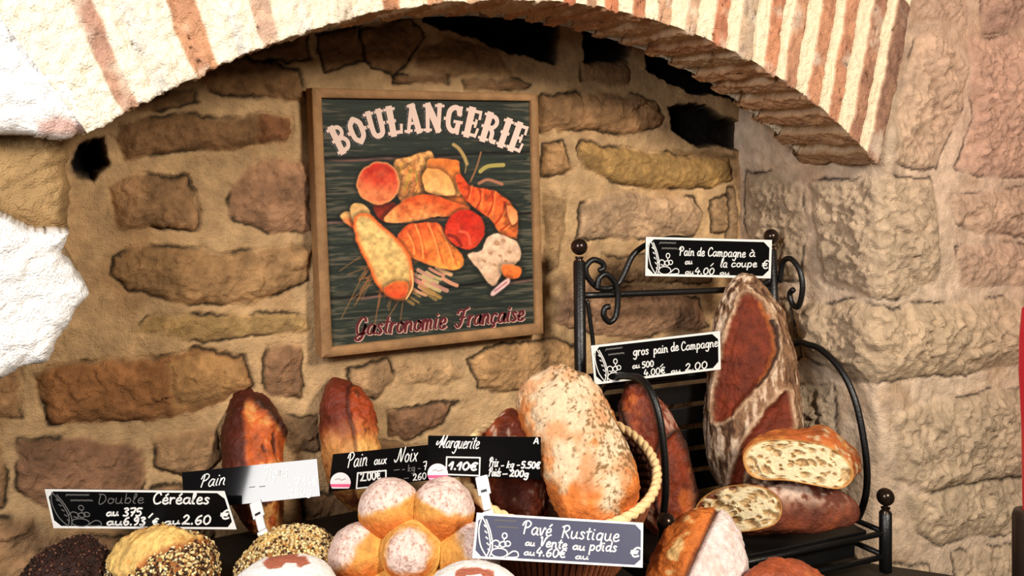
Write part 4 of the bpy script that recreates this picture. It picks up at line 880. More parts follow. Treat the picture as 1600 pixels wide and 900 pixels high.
# --- cut half loaves on the rack
def cut_loaf(name, label, poly, Z, nface, axis, length, crust, seed, lift=0.0, taper=.55, bulge=1.06):
    n = unit(nface); pts = smooth_line(poly, 6, True); p0 = P(*np.mean(np.array(poly, float), 0), Z); axis = np.asarray(axis, float)
    O = np.array([on_plane(a_, b_, p0, n) for a_, b_ in pts]); ctr = O.mean(0); m = len(O); rows = 60
    s = np.linspace(0, 1, rows); end = s[-1]
    sc_ = np.interp(s, [0, .12, .5, .8, .92, 1], [1, bulge, bulge, taper + .25, taper, .05]); sc_ = np.where(s > .55, (bulge) * np.sqrt(np.clip(1 - ((s - .55) / .45) ** 2.3, .0006, 1)), np.interp(s, [0, .1, .55], [1, bulge, bulge]))
    G_ = ctr + (O - ctr)[None] * sc_[:, None, None] + (s * length)[:, None, None] * unit(axis)[None, None] + (lift * np.sin(np.clip(s * 2.2, 0, 1) * np.pi / 2))[:, None, None] * UP
    x = Ctx(); x.V = G_; x.px, x.py = proj(G_); x.s = s[:, None] + np.zeros((rows, m)); nn = grid_normals(G_)
    if (nn * (G_ - G_.mean((0, 1)))).sum(-1).mean() < 0: nn = -nn
    x.n = nn; d = crust(x); G_ = G_ + nn * (d * sstep(0, .08, x.s))[..., None]
    Fc = gridfaces(rows, m, True); V = G_.reshape(-1, 3)
    test = np.cross(V[Fc[m * 20][1]] - V[Fc[m * 20][0]], V[Fc[m * 20][3]] - V[Fc[m * 20][0]])
    if test @ (V[Fc[m * 20][0]] - G_.mean((0, 1))) < 0: Fc = Fc[:, ::-1].copy()
    lo = V.min(0); root = thing(name, (ctr[0], ctr[1], lo[2]), label, 'bread', 'cut loaves on the rack shelf')
    mesh_obj('crust', V, Fc, M_CRUST, root, lin(np.clip(x.col, 3, 250).reshape(-1, 3)))
    # crumb with real holes
    nr = 90; k = np.linspace(0, 1, nr) ** .8; W = ctr + (O - ctr)[None] * k[:, None, None] + n * .0008
    qx, qy = proj(W); ex, ey = qx, qy
    dep = np.zeros(qx.shape); col = np.tile(np.array([238., 218, 176]), qx.shape + (1,)) * (1 + .07 * fbm3(W, 120, 4, seed))[..., None]
    rr = random.Random(seed); bx0, by0 = np.array(poly).min(0); bx1, by1 = np.array(poly).max(0)
    for _ in range(150):
        hx, hy = rr.uniform(bx0, bx1), rr.uniform(by0, by1); r_ = rr.choice([1.0, 1.3, 1.6, 2.0, 2.6, 3.6, 5.5]) * rr.uniform(.7, 1.1); an = rr.uniform(-.5, .6); st = rr.uniform(1.2, 2.2)
        u_ = ((ex - hx) * math.cos(an) + (ey - hy) * math.sin(an)) / st; v_ = -(ex - hx) * math.sin(an) + (ey - hy) * math.cos(an)
        q = np.sqrt(u_ ** 2 + v_ ** 2) / r_; hole = sstep(1.15, .7, q); dep = np.maximum(dep, hole * (.002 + .0011 * r_)); col = mixc(col, (160, 118, 68), hole * (.85 if r_ < 3 else .45))
    ed = sstep(.90, .985, k)[:, None] * np.ones(m)[None]; col = mixc(col, (196, 134, 70), ed * .9); dep *= (1 - ed)
    W = W - n * (dep + .0012 * (fbm3(W, 260, 2, seed + 4) + .3) * (1 - ed))[..., None]
    Fc = gridfaces(nr, m, True); Vw = W.reshape(-1, 3); tt = np.cross(Vw[Fc[m * 60][1]] - Vw[Fc[m * 60][0]], Vw[Fc[m * 60][3]] - Vw[Fc[m * 60][0]])
    if tt @ n < 0: Fc = Fc[:, ::-1].copy()
    tag(mesh_obj('crumb', Vw, Fc, M_CRUMB, root, lin(np.clip(col, 3, 250).reshape(-1, 3))), 'cream cut face full of holes')
    return root
def crust_upper(x):
    c = np.tile(np.array([176., 92, 44]), x.px.shape + (1,)) * (1 + .3 * fbm3(x.V, 60, 4, 41))[..., None]
    c = mixc(c, (222, 138, 66), sstep(0, .5, fbm3(x.V, 45, 3, 42))); c = mixc(c, (214, 184, 140), sstep(.05, .4, fbm3(x.V, 150, 3, 43)) * (x.px > 1262)); x.col = c
    ear = np.exp(-(((x.px - 1288) / 26) ** 2 + ((x.py - 676) / 14) ** 2)); return base_noise(x, .003, 50, 9) + .010 * ear
cut_loaf('cut_loaf', 'halved crusty loaf with a broad holey cut face, upper of the two cut loaves',
         [(1161,716),(1168,700),(1184,690),(1215,686),(1250,688),(1285,694),(1310,706),(1328,722),(1334,742),(1326,757),(1308,764),(1270,758),(1230,751),(1188,749),(1168,738)], 1.43,
         -.9 * FW - .22 * RT + .22 * UP, .75 * FW + .45 * RT - .05 * UP, .072, crust_upper, 50, .006, .55, 1.02)
def crust_lower(x):
    c = np.tile(np.array([108., 52, 32]), x.px.shape + (1,)) * (1 + .3 * fbm3(x.V, 50, 4, 45))[..., None]
    top = sstep(.1, .55, x.n[..., 2]); fl = sstep(-.1, .3, fbm3(x.V * np.array([1, 1, 1.]), 110, 4, 46) + .25 * sstep(.6, .1, x.s)); c = mixc(c, (232, 208, 186), fl * top * .85 * sstep(.9, .4, x.s))
    c = mixc(c, (166, 84, 46), sstep(.1, .5, fbm3(x.V, 40, 3, 47)) * (1 - top) * .7); x.col = c; return base_noise(x, .0025, 45, 11)
cut_loaf('cut_loaf', 'halved loaf with dark crust, lower of the two cut loaves on the rack shelf',
         [(1084,806),(1092,784),(1112,768),(1140,759),(1172,757),(1200,764),(1218,780),(1222,800),(1212,818),(1188,827),(1160,831),(1125,832),(1096,826)], 1.455,
         -.90 * FW - .34 * RT + .22 * UP, .97 * RT - .02 * FW - .015 * UP, .150, crust_lower, 60, .0, .5, 1.03)

# --- loaves at the front right, lying over the low box
def front_shape(x):
    left = sstep(-3, 3, (1120 - (x.py - 797) * .46) - x.px + 3 * fbm3(x.V, 60, 3, 51)) * sstep(-.3, .1, x.up + .3)
    fl = np.array([236., 216, 208]) * (1 + .06 * fbm3(x.V, 90, 3, 52))[..., None]; fl = mixc(fl, (206, 160, 140), sstep(.1, .5, fbm3(x.V, 45, 3, 53)) * .5)
    g = fbm3(x.V, 60, 4, 54); c = np.array([206., 112, 46]) * (1 + .22 * g)[..., None]; c = mixc(c, (240, 196, 130), sstep(.2, .5, fbm3(x.V, 70, 3, 55) + .4 * np.exp(-((x.px - (1068 - (x.py - 830) * .3)) / 10) ** 2) - .1)); c = mixc(c, (150, 62, 22), sstep(.25, .5, -g) * .8)
    x.col = fl * (1 - left[..., None]) + c * left[..., None]; seam = np.exp(-(((1120 - (x.py - 797) * .46) - x.px) / 4.0) ** 2) * (x.up > 0); x.col = mixc(x.col, (60, 26, 14), seam * .9)
    return base_noise(x, .003, 45, 13) - .005 * seam + .0025 * left * sstep(-.2, .4, g)
loaf('batard_loaf', 'oblong loaf, half orange crust and half white flour, leaning before the rack shelf', (1052, 985, 1.165), (1128, 800, 1.27),
     [(0, 56, 70), (.25, 72, 78), (.5, 72, 76), (.75, 62, 62), (.9, 52, 48), (1, 40, 36)], .046, front_shape, M_CRUST, blunt=3.6)
def red_shape(x):
    c = np.tile(np.array([152., 72, 40]), x.px.shape + (1,)) * (1 + .22 * fbm3(x.V, 50, 4, 61))[..., None]; c = mixc(c, (190, 112, 62), sstep(.1, .5, fbm3(x.V, 40, 3, 62)) * .6); x.col = c; return base_noise(x, .003, 40, 15)
loaf('baguette_piece', 'smooth reddish-brown loaf at the bottom edge below the rack shelf', (1300, 924, 1.19), (1156, 920, 1.17), [(0, 22, 22), (.3, 38, 38), (.6, 44, 44), (1, 34, 34)], .036, red_shape, M_CRUST_GLOSS, face=(-.2, -.3, 1), blunt=3)

# --- the basket and its two loaves
BC = P(874, 726, 1.20); bel = math.radians(73); bn = unit(-math.cos(bel) * FW + math.sin(bel) * UP + .03 * RT); bu = unit(np.cross(bn, FW)); bu = bu if bu @ RT > 0 else -bu; bv_ = np.cross(bn, bu)
BRD, BRB, BH = .121, .086, .124
bk = thing('bread_basket', BC - bn * BH, 'round straw-rimmed wicker basket tipped forward, holding the floured slab loaf', 'basket')
def bpt(a, h_, r_): return BC - bn * h_ + (bu * math.cos(a) + bv_ * math.sin(a)) * r_
g = Geo()
for k in range(2):
    g.tube([bpt(a, 0 + .0018 * math.sin(30 * a + k * math.pi), BRD + .002 * math.cos(30 * a + k * math.pi)) for a in np.linspace(0, 2 * np.pi, 361)[:-1]], .0046, 8, lin((240, 204, 148)), closed=True)
g.build('rim', M_WICKER, bk)
g = Geo(); nst = 84
for k in range(nst):
    a = 2 * np.pi * k / nst; g.tube([bpt(a, h_, BRD - .001 + (BRB - BRD) * (h_ / BH) ** 1.2) for h_ in np.linspace(0, BH, 10)], .0034, 6, lin((158, 92, 58)))
g.build('stake', M_WICKER, bk)
g = Geo()
for j in range(20):
    h_ = .006 + j * (BH - .008) / 20
    g.tube([bpt(a, h_, BRD - .0055 + (BRB - BRD) * (h_ / BH) ** 1.2 + .0026 * math.cos(a * nst / 2 + j * math.pi)) for a in np.linspace(0, 2 * np.pi, 337)[:-1]], .0034, 6, lin((64, 32, 20)), closed=True)
g.build('weave', M_WICKER, bk)
g = Geo(); g.lathe([(.001, 0), (BRB, 0), (BRB + .002, .006), (.001, .007)], BC - bn * BH, bn, 48, lin((74, 38, 22))); g.build('base', M_WICKER, bk)
def pave_shape(x):
    fl = sstep(-.15, .4, .8 * fbm3(x.V, 40, 4, 71) + .5 * x.up - .55 + .62 * sstep(.08, .5, x.t) + .22 * x.side); fl2 = fbm3(np.stack([x.la, x.lb * 2.2, x.lc], -1), 130, 4, 72)
    c = np.array([206., 116, 54]) * (1 + .22 * fbm3(x.V, 50, 4, 73))[..., None]; c = mixc(c, (166, 78, 36), sstep(.1, .5, fbm3(x.V, 30, 3, 74)) * .6)
    fc = np.array([222., 196, 162]) * (1 + .06 * fl2)[..., None]; fc = mixc(fc, (206, 140, 94), sstep(-.05, .4, fbm3(x.V, 28, 5, 75)) * .8)
    fl3 = fbm3(np.stack([x.la, x.lb * 1.8, x.lc], -1), 230, 4, 78); spk = sstep(.06, .26, fl3 - .13 + .34 * np.clip(x.side, -.4, 1) * sstep(-.3, .3, fbm3(x.V, 22, 2, 77) + .15)); fc = mixc(fc, (112, 84, 50), spk * .8)
    x.col = c * (1 - fl[..., None]) + fc * fl[..., None]
    return base_noise(x, .0035, 32, 17) + .0012 * fl2
loaf('slab_loaf', 'big slab-shaped floury golden loaf propped up in the straw-rimmed basket', (943, 822, 1.115), (857, 580, 1.235),
     [(0, 62, 72), (.15, 64, 78), (.4, 64, 78), (.64, 66, 70), (.83, 68, 60), (1, 66, 44)], .042, pave_shape, M_FLOUR, blunt=7, sup=2.8, nu=220, nv=170)
def rust_shape(x):
    c = np.array([122., 50, 26]) * (1 + .3 * fbm3(x.V, 50, 4, 81))[..., None]; c = mixc(c, (190, 92, 50), sstep(.05, .4, fbm3(x.V, 38, 3, 82)) * .7)
    c = mixc(c, (232, 200, 176), sstep(.22, .42, fbm3(np.stack([x.la * .5, x.lb, x.lc], -1), 80, 4, 83) + .1 * (x.py < 690)) * .85); x.col = c; return base_noise(x, .004, 40, 19)
loaf('rustic_loaf', 'dark floured loaf in the basket, half hidden behind the black Marguerite price card', (826, 830, 1.20), (796, 640, 1.29),
     [(0, 58, 40), (.3, 64, 44), (.6, 60, 44), (.85, 46, 44), (1, 30, 30)], .036, rust_shape, M_CRUST_GLOSS, blunt=3)

# --- daisy-shaped brioche of seven balls
DC = P(648, 868, 1.09); dn = unit(-.93 * FW + .36 * UP - .05 * RT); du = unit(RT - dn * (RT @ dn)); dv = np.cross(dn, du); dv = dv if dv[2] > 0 else -dv
dz = thing('daisy_brioche', DC - dv * .1, 'golden flour-dusted daisy-shaped bread of round balls behind the white-floured round loaf', 'bread')
S_ = 1.09 / F
def lobe(cx, cy, r, tk, seed, centre=False):
    nu_, nv_ = 90, 90; th_ = np.linspace(.001, np.pi - .001, nu_)[:, None]; ph = np.linspace(0, 2 * np.pi, nv_, endpoint=False)[None]
    lx = np.sin(th_) * np.cos(ph); ly = np.sin(th_) * np.sin(ph); lz = np.cos(th_) + 0 * ph
    G_ = DC + du * ((cx + lx * r) * S_)[..., None] + dv * ((cy + ly * r) * S_)[..., None] + dn * (lz * tk + (.012 if centre else 0))[..., None]
    nn = lx[..., None] * du + ly[..., None] * dv + lz[..., None] * dn
    R0 = math.hypot(cx, cy) + 1e-6; out = (lx * cx + ly * cy) / R0 if not centre else lz * 0
    gn = fbm3(G_, 60, 4, seed); sp_ = fbm3(G_, 420, 2, seed + 2)
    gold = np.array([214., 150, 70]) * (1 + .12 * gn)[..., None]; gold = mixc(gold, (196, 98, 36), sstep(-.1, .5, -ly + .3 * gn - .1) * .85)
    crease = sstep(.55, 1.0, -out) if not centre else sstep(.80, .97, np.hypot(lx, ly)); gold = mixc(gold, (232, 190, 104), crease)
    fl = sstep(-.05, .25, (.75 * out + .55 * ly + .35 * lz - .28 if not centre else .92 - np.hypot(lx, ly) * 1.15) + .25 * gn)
    fc = np.array([234., 206, 194]) * (1 + .05 * gn)[..., None]; fc = mixc(fc, (176, 126, 108), sstep(.15, .45, sp_) * .7)
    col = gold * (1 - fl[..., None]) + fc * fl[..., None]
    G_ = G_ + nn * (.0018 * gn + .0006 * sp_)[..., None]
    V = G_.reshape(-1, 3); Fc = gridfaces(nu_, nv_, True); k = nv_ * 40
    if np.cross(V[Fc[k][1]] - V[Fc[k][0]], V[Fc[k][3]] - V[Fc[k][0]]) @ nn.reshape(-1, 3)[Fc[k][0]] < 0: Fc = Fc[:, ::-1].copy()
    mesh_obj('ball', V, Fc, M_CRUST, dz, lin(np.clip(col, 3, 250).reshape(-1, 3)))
for k, an in enumerate((60, 120, 180, 240, 300, 0)):
    lobe(76 * math.cos(math.radians(an)) * 1.12, 76 * math.sin(math.radians(an)), 50, .034, 800 + 10 * k)
lobe(-4, 6, 48, .032, 890, True)

# --- seeded loaves, with loose seeds as one coating each
def seeds(x, parent, n, prob, pal, seed, size=.0028):
    rg = np.random.default_rng(seed); V = x.out; nu_, nv_ = V.shape[:2]; ar = np.linalg.norm(np.cross(np.gradient(V, axis=0), np.roll(V, -1, 1) - V), axis=-1) * prob
    idx = rg.choice(nu_ * nv_, n, p=(ar / ar.sum()).ravel()); Pp = V.reshape(-1, 3)[idx] + rg.normal(0, .0006, (n, 3)); N = x.n.reshape(-1, 3)[idx] + rg.normal(0, .25, (n, 3)); N /= np.linalg.norm(N, axis=1)[:, None]
    Tn = rg.normal(0, 1, (n, 3)); Tn -= N * (Tn * N).sum(1)[:, None]; Tn /= np.linalg.norm(Tn, axis=1)[:, None]; B = np.cross(N, Tn)
    ring = [(-1, 0, 0), (-.45, .52, 0), (.35, .62, 0), (1, .0, 0), (.35, -.62, 0), (-.45, -.52, 0), (.05, 0, .5), (.05, 0, -.5)]
    fc = [(k, (k + 1) % 6, 6) for k in range(6)] + [((k + 1) % 6, k, 7) for k in range(6)]
    s = size * rg.uniform(.75, 1.2, n); Vs = np.stack([Pp + N * .0007 + s[:, None] * (a * Tn + b * B + c * N) for a, b, c in ring], 1).reshape(-1, 3)
    Fs = (np.arange(n)[:, None, None] * 8 + np.array(fc)[None]).reshape(-1, 3)
    pc = np.array(pal, float)[rg.integers(0, len(pal), n)] * rg.uniform(.8, 1.1, (n, 1)); c = np.repeat(pc, 8, 0)
    return tag(mesh_obj('seed_coating', Vs, Fs, M_SEED, parent, lin(np.clip(c, 3, 250))), 'mixed pale and dark seeds', kind='stuff')
PAL = [(236,210,150), (228,196,132), (240,220,170), (214,176,110), (58,36,24), (92,56,32), (40,26,20)]
def cereal_shape(x):
    top = pmask(x, [(172,862),(186,842),(215,828),(255,823),(295,828),(322,846),(290,852),(240,866),(215,890),(196,905),(170,890)], 5, 5, 30); d = x.d
    c = np.array([150., 92, 44]) * (1 + .25 * fbm3(x.V, 60, 4, 91))[..., None]; cr = np.array([232., 190, 112]) * (1 + .12 * fbm3(x.V, 50, 4, 92))[..., None]; cr = mixc(cr, (196, 132, 62), sstep(.2, .5, fbm3(x.V, 110, 3, 93)) * .7)
    c = c * (1 - top[..., None]) + cr * top[..., None]; x.top = top; rim = np.exp(-(d / 4) ** 2) * (x.px > 215); c = mixc(c, (150, 70, 30), rim * .7); x.col = c
    return base_noise(x, .003, 45, 21) + top * (.004 * fbm3(x.V, 70, 4, 94) + .003 * np.abs(fbm3(x.V, 130, 3, 98))) + .004 * top * sstep(-4, 8, d) - .002 * rim
o, x = loaf('seeded_loaf', 'seeded cereal loaf with a bare golden crest, below the white-framed card at the far left', (334, 912, 1.09), (182, 902, 1.13),
     [(0, 66, 66), (.3, 70, 74), (.6, 66, 74), (1, 56, 60)], .058, cereal_shape, face=(-.15, -.75, 1), group=None, blunt=2.6)
seeds(x, o, 2600, np.clip(1 - x.top * 1.05, 0, 1) * (x.up > -.3), PAL, 1)
def cereal2_shape(x):
    bare = pmask(x, [(366,862),(385,842),(420,828),(452,826),(430,842),(395,862),(372,880)], 4, 5, 33); c = np.array([170., 112, 56]) * (1 + .2 * fbm3(x.V, 60, 4, 95))[..., None]; c = mixc(c, (230, 190, 116), bare); x.top = bare; x.col = c; return base_noise(x, .003, 45, 23)
o, x = loaf('seeded_loaf', 'loaf thickly covered in sesame seeds, between the bare-crested cereal loaf and the daisy bread', (540, 908, 1.11), (378, 908, 1.14),
     [(0, 66, 66), (.3, 76, 78), (.6, 78, 76), (1, 58, 62)], .06, cereal2_shape, face=(-.15, -.75, 1), blunt=2.6, flat=.48)
seeds(x, o, 4200, np.clip(1 - x.top * .9, 0, 1) * (x.up > -.3), PAL[:4] * 2 + PAL[4:6], 2, .003)
def dark_shape(x):
    c = np.array([44., 22, 15]) * (1 + .35 * fbm3(x.V, 70, 4, 97))[..., None]; x.top = x.up * 0; x.col = c; return base_noise(x, .004, 50, 25)
o, x = loaf('seeded_loaf', 'very dark seeded loaf at the far left end of the table row', (152, 922, 1.08), (52, 914, 1.13), [(0, 56, 60), (.4, 66, 76), (1, 50, 54)], .050, dark_shape, M_CRUST, face=(-.1, -.7, 1), blunt=2.4)
seeds(x, o, 900, (x.up > -.3) * 1.0, [(66,34,24), (44,24,18), (110,72,52), (30,18,14)], 3, .0024)

# --- two white-floured round loaves in front
def boule(label, cx, cy, Z, rpx, motif, seed):
    c0 = P(cx, cy + rpx * .62, Z); r = rpx * Z / F; nu_, nv_ = 110, 140; H = c0[2] - RISER_Z - .002
    th_ = np.linspace(.001, np.pi - .001, nu_)[:, None]; ph = np.linspace(0, 2 * np.pi, nv_, endpoint=False)[None]
    sp_ = np.sign(np.cos(th_)) * np.abs(np.cos(th_)) ** .9
    G_ = c0 + np.stack([r * np.sin(th_) * np.cos(ph), r * np.sin(th_) * np.sin(ph), np.where(sp_ > 0, sp_ * r * .62, sp_ * H) + 0 * ph], -1); nn = grid_normals(G_)
    if (nn * (G_ - c0)).sum(-1).mean() < 0: nn = -nn
    px_, py_ = proj(G_); gn = fbm3(G_, 60, 4, seed); c = np.array([214., 150, 92]) * (1 + .15 * gn)[..., None]
    fl = sstep(-.1, .15, nn[..., 2] - .12 + .35 * gn); fc = np.array([250., 246, 242]) * (1 + .03 * gn)[..., None]
    w1 = px_ + 2.5 * fbm3(G_, 90, 3, seed + 5); w2 = py_ + 2.5 * fbm3(G_, 90, 3, seed + 6)
    mm = np.zeros(px_.shape)
    for poly in motif: mm = np.maximum(mm, sstep(-1.5, 1.5, sdf_poly(w1, w2, poly)))
    mm *= (nn[..., 2] > .1); fc = mixc(fc, (176, 92, 66), mm * .9)
    c = c * (1 - fl[..., None]) + fc * fl[..., None]; G_ = G_ + nn * (.003 * fbm3(G_, 30, 3, seed + 1) + .0006 * fbm3(G_, 260, 2, seed + 2) - .001 * mm)[..., None]
    Fc = gridfaces(nu_, nv_, True); V = G_.reshape(-1, 3); k = nv_ * 40
    if np.cross(V[Fc[k][1]] - V[Fc[k][0]], V[Fc[k][3]] - V[Fc[k][0]]) @ nn.reshape(-1, 3)[Fc[k][0]] < 0: Fc = Fc[:, ::-1].copy()
    tag(mesh_obj('round_loaf', V, Fc, M_FLOUR, None, lin(np.clip(c, 3, 252).reshape(-1, 3)), (c0[0], c0[1], RISER_Z)), label, 'bread')
boule('white-floured round loaf with a brown stencilled mark, in front of the sesame-covered loaf', 442, 878, 1.0, 88, [[(410,878),(425,866),(450,864),(476,870),(486,880),(470,886),(462,880),(446,878),(440,886),(420,888)], [(452,868),(458,862),(466,864),(462,872)]], 1001)
boule('white-floured round loaf with a brown stencilled mark, in front of the daisy bread', 738, 888, .975, 80, [[(712,892),(722,886),(752,886),(772,892),(770,906),(756,906),(752,896),(728,898),(726,908),(710,906)]], 1021)
# ------------------------------------------------------------------ handwritten price cards
def card(label, corners, Zs, texts, frame=False, logo=False, boxes=(), stickers=(), clip=None, mat=None, thick=.0012, notch=None, extra=None, group=None):
    """corners TL TR BR BL in photo coordinates, Zs: depths of TL TR BL"""
    a, b, d = P(*corners[0], Zs[0]), P(*corners[1], Zs[1]), P(*corners[3], Zs[2]); n = unit(np.cross(b - a, d - a)); n = n if n @ (CAM - a) > 0 else -n
    f = lambda px, py, h=0.0: on_plane(px, py, a, n) + n * h
    q = [f(*c) for c in corners]; base = (q[2] + q[3]) / 2
    root = thing('price_card', base, label, 'price card', group or 'handwritten price cards')
    def ring(h): return [p + n * h for p in q]
    g = Geo(); fr, bk_ = ring(0), ring(-thick); V = np.array(fr + bk_)
    Fc = [(0, 3, 2, 1), (4, 5, 6, 7)] + [(k, (k + 1) % 4, 4 + (k + 1) % 4, 4 + k) for k in range(4)]
    ctr = V.mean(0); fixed = []
    for fa in Fc:
        nn = np.cross(V[fa[1]] - V[fa[0]], V[fa[2]] - V[fa[0]]); fixed.append(fa if nn @ (V[list(fa)].mean(0) - ctr) > 0 else fa[::-1])
    g.add(V, fixed); g.build('board', mat or M_CARD_M, root, smooth=False)
    C4 = np.array(corners, float)
    def uv(u, v): return C4[0] * (1 - u) * (1 - v) + C4[1] * u * (1 - v) + C4[2] * u * v + C4[3] * (1 - u) * v
    Wp = np.linalg.norm(C4[1] - C4[0]); Hp = np.linalg.norm(C4[3] - C4[0])
    t3 = lambda x, y: f(x, y, .0004)
    if frame:
        g = Geo(); eu, ev = 3.5 / Wp, 3.5 / Hp
        for A_, B_, Ci, Di in (((0,0),(1,0),(1-eu,ev),(eu,ev)), ((1,0),(1,1),(1-eu,1-ev),(1-eu,ev)), ((1,1),(0,1),(eu,1-ev),(1-eu,1-ev)), ((0,1),(0,0),(eu,ev),(eu,1-ev))):
            g.add([t3(*uv(*p)) for p in (A_, B_, Ci, Di)], [(3, 2, 1, 0)])
        k1, k2 = 13 / Wp, 13 / Hp
        for sx, sy in ((0, 0), (1, 0), (1, 1), (0, 1)):
            m = lambda u, v: t3(*uv(u if not sx else 1 - u, v if not sy else 1 - v)); g.add([m(eu * .9, ev * .9), m(k1, ev * .9), m(eu * .9, k2)], [(0, 1, 2)])
        g.build('white_frame', M_INK, root, smooth=False)
    if logo:
        g = Geo(); L_ = []
        el = lambda cx, cy, rx, ry, a0=0, a1=6.283: [tuple(uv(cx + rx * math.cos(t), cy + ry * math.sin(t))) for t in np.linspace(a0, a1, 22)]
        ln = lambda pts: smooth_line([uv(*p) for p in pts], 6)
        L_ += [ln([(.035,.08),(.022,.35),(.04,.7),(.082,.95)]), ln([(.035,.08),(.075,.35),(.098,.7),(.082,.95)]), ln([(.06,.14),(.092,.40),(.112,.72),(.10,.94)]), el(.155, .85, .048, .10), ln([(.20,.9),(.235,.80),(.262,.82),(.262,.92),(.20,.94)]),
               ln([(.10,.66),(.125,.58),(.15,.62),(.146,.72),(.125,.70)]), el(.172, .66, .018, .06), el(.20, .64, .016, .055), el(.178, .47, .014, .06), ln([(.178,.53),(.176,.60)])]
        for k in range(5): L_.append(ln([(.050 + .009 * k, .26 + .13 * k), (.062 + .009 * k, .30 + .13 * k)]))
        ink(g, L_, logo if logo is not True else 1.5, t3); g.build('drawing', M_INK if logo is not True else M_INK_FAINT, root, smooth=False)
        g = Geo()
        for r_, (x0, x1) in ((.14, (.11, .24)), (.28, (.13, .25))):
            x_ = np.linspace(x0, x1, 40); ink(g, [np.array([uv(q, r_ + (.035 if i == 0 else .022) * math.sin(i * 1.9 + r_ * 9)) for i, q in enumerate(x_)])], 1.3, t3)
        g.build('small_print', M_INK_FAINT, root, smooth=False)
    for tx in texts:                              # every written word or price is a part of its card
        st_, p0, p1, cap, wd = tx[:5]; sl = tx[6] if len(tx) > 6 else .12; faint = len(tx) > 5 and tx[5]
        g = Geo(); ink(g, text_lines(st_, p0, p1, cap, sl, len(st_)), wd, t3)
        g.build('rubbed_word' if faint else 'price_figures' if any(ch.isdigit() for ch in st_) else 'written_word', M_INK_FAINT if faint else M_INK, root, smooth=False)
    for bx in boxes:
        g = Geo(); ink(g, [np.array([bx[k], bx[(k + 1) % 4]], float) for k in range(4)], 2.2, t3); g.build('price_box', M_INK, root, smooth=False)
    for cx, cy, r_, half in stickers:
        g = Geo(); t_ = np.linspace(0, 2 * np.pi, 36, endpoint=False); cut = half if half else 99
        pts = [(cx + r_ * math.cos(t), min(cy + r_ * math.sin(t), cy + cut)) for t in t_]; g.add([f(*p, .0006) for p in pts], [tuple(range(36))[::-1]], lin((240, 226, 226)))
        for y0, y1 in ((.12, .42), (.52, .60)):
            ya, yb = cy + r_ * y0, cy + r_ * y1; wa, wb_ = math.sqrt(1 - y0 ** 2) * r_, math.sqrt(1 - y1 ** 2) * r_
            if half and yb > cy + half: continue
            g.add([f(cx - wa, ya, .0009), f(cx + wa, ya, .0009), f(cx + wb_, yb, .0009), f(cx - wb_, yb, .0009)], [(3, 2, 1, 0)], lin((232, 96, 138)))
        ink(g, [np.array([(cx - r_ * .5, cy - r_ * .3), (cx - r_ * .2, cy - r_ * .42), (cx + .1 * r_, cy - r_ * .25), (cx + r_ * .5, cy - r_ * .4)])], 1.2, lambda x, y: f(x, y, .0009), col=lin((150, 140, 140)))
        g.build('sticker', M_TINT, root, smooth=False)
    if clip:                                     # white plastic clip and its foot
        (x0, y0), (x1, y1), z1 = clip; p = f(x0, y0, .001); e = P(x1, y1, z1); ax = unit(e - p); sd = unit(np.cross(ax, n)); L_ = np.linalg.norm(e - p)
        g = Geo(); Rm = np.stack([sd, ax, np.cross(sd, ax)], 1); g.box(p + ax * L_ * .18, (.015, L_ * .52, .004), Rm, bev=.0012); g.box(p + ax * L_ * .62, (.010, L_ * .46, .005), Rm, bev=.0014); g.box(p + ax * (L_ * .95), (.013, L_ * .14, .008), Rm, bev=.0014)
        cl = g.build('clip', M_CLIP, root, smooth=False); g = Geo(); g.box(p + ax * L_ * .34 + np.cross(sd, ax) * (.0022 if np.cross(sd, ax) @ (CAM - p) > 0 else -.0022), (.007, .003, .001), Rm); g.build('slot', M_IRON, cl, smooth=False)
    return root
E_ = '\u20ac'
card('black white-framed card reading Pain de Campagne, hung at the top of the iron rack', [(1009, 370), (1206, 375), (1204, 435), (1008, 431)], (1.575, 1.67, 1.575),
     [('Pain de', (1061, 399), (1101, 400), 13, 1.7), ('Campagne', (1105, 400), (1165, 402), 13, 1.7), ('\u00e0', (1170, 401), (1180, 401), 12, 1.7), ('au', (1070, 413), (1082, 412), 8, 1.6), ('/', (1110, 415), (1116, 415), 9, 1.4), ('la', (1125, 417), (1136, 418), 13, 1.7), ('coupe', (1142, 417), (1183, 417), 11, 1.7), (E_, (1190, 420), (1201, 420), 13, 1.9), ('au', (1070, 428), (1084, 428), 7, 1.5), ('4.00', (1085, 428), (1116, 429), 10, 1.7), ('au', (1124, 429), (1140, 429), 6, 1.4)], True, 1.4)
card('black white-framed card reading gros pain de Campagne, on the rack behind the upright loaf', [(923, 540), (1125, 517), (1126, 577), (929, 601)], (1.46, 1.56, 1.46),
     [('gros', (989, 556), (1014, 553), 13, 1.8), ('pain', (1021, 553), (1044, 550), 13, 1.8), ('de', (1048, 549), (1061, 547), 13, 1.8), ('Campagne', (1064, 548), (1122, 541), 13, 1.7), ('au', (988, 576), (1000, 574), 8, 1.6), ('500', (1003, 575), (1022, 572), 9, 1.8), ('/', (1031, 573), (1038, 572), 9, 1.5), ('4.00'+E_, (1006, 588), (1040, 583), 10, 1.7), ('au', (1048, 583), (1064, 581), 6, 1.5), ('2.00', (1070, 580), (1106, 575), 11, 1.8)], True, 1.4)
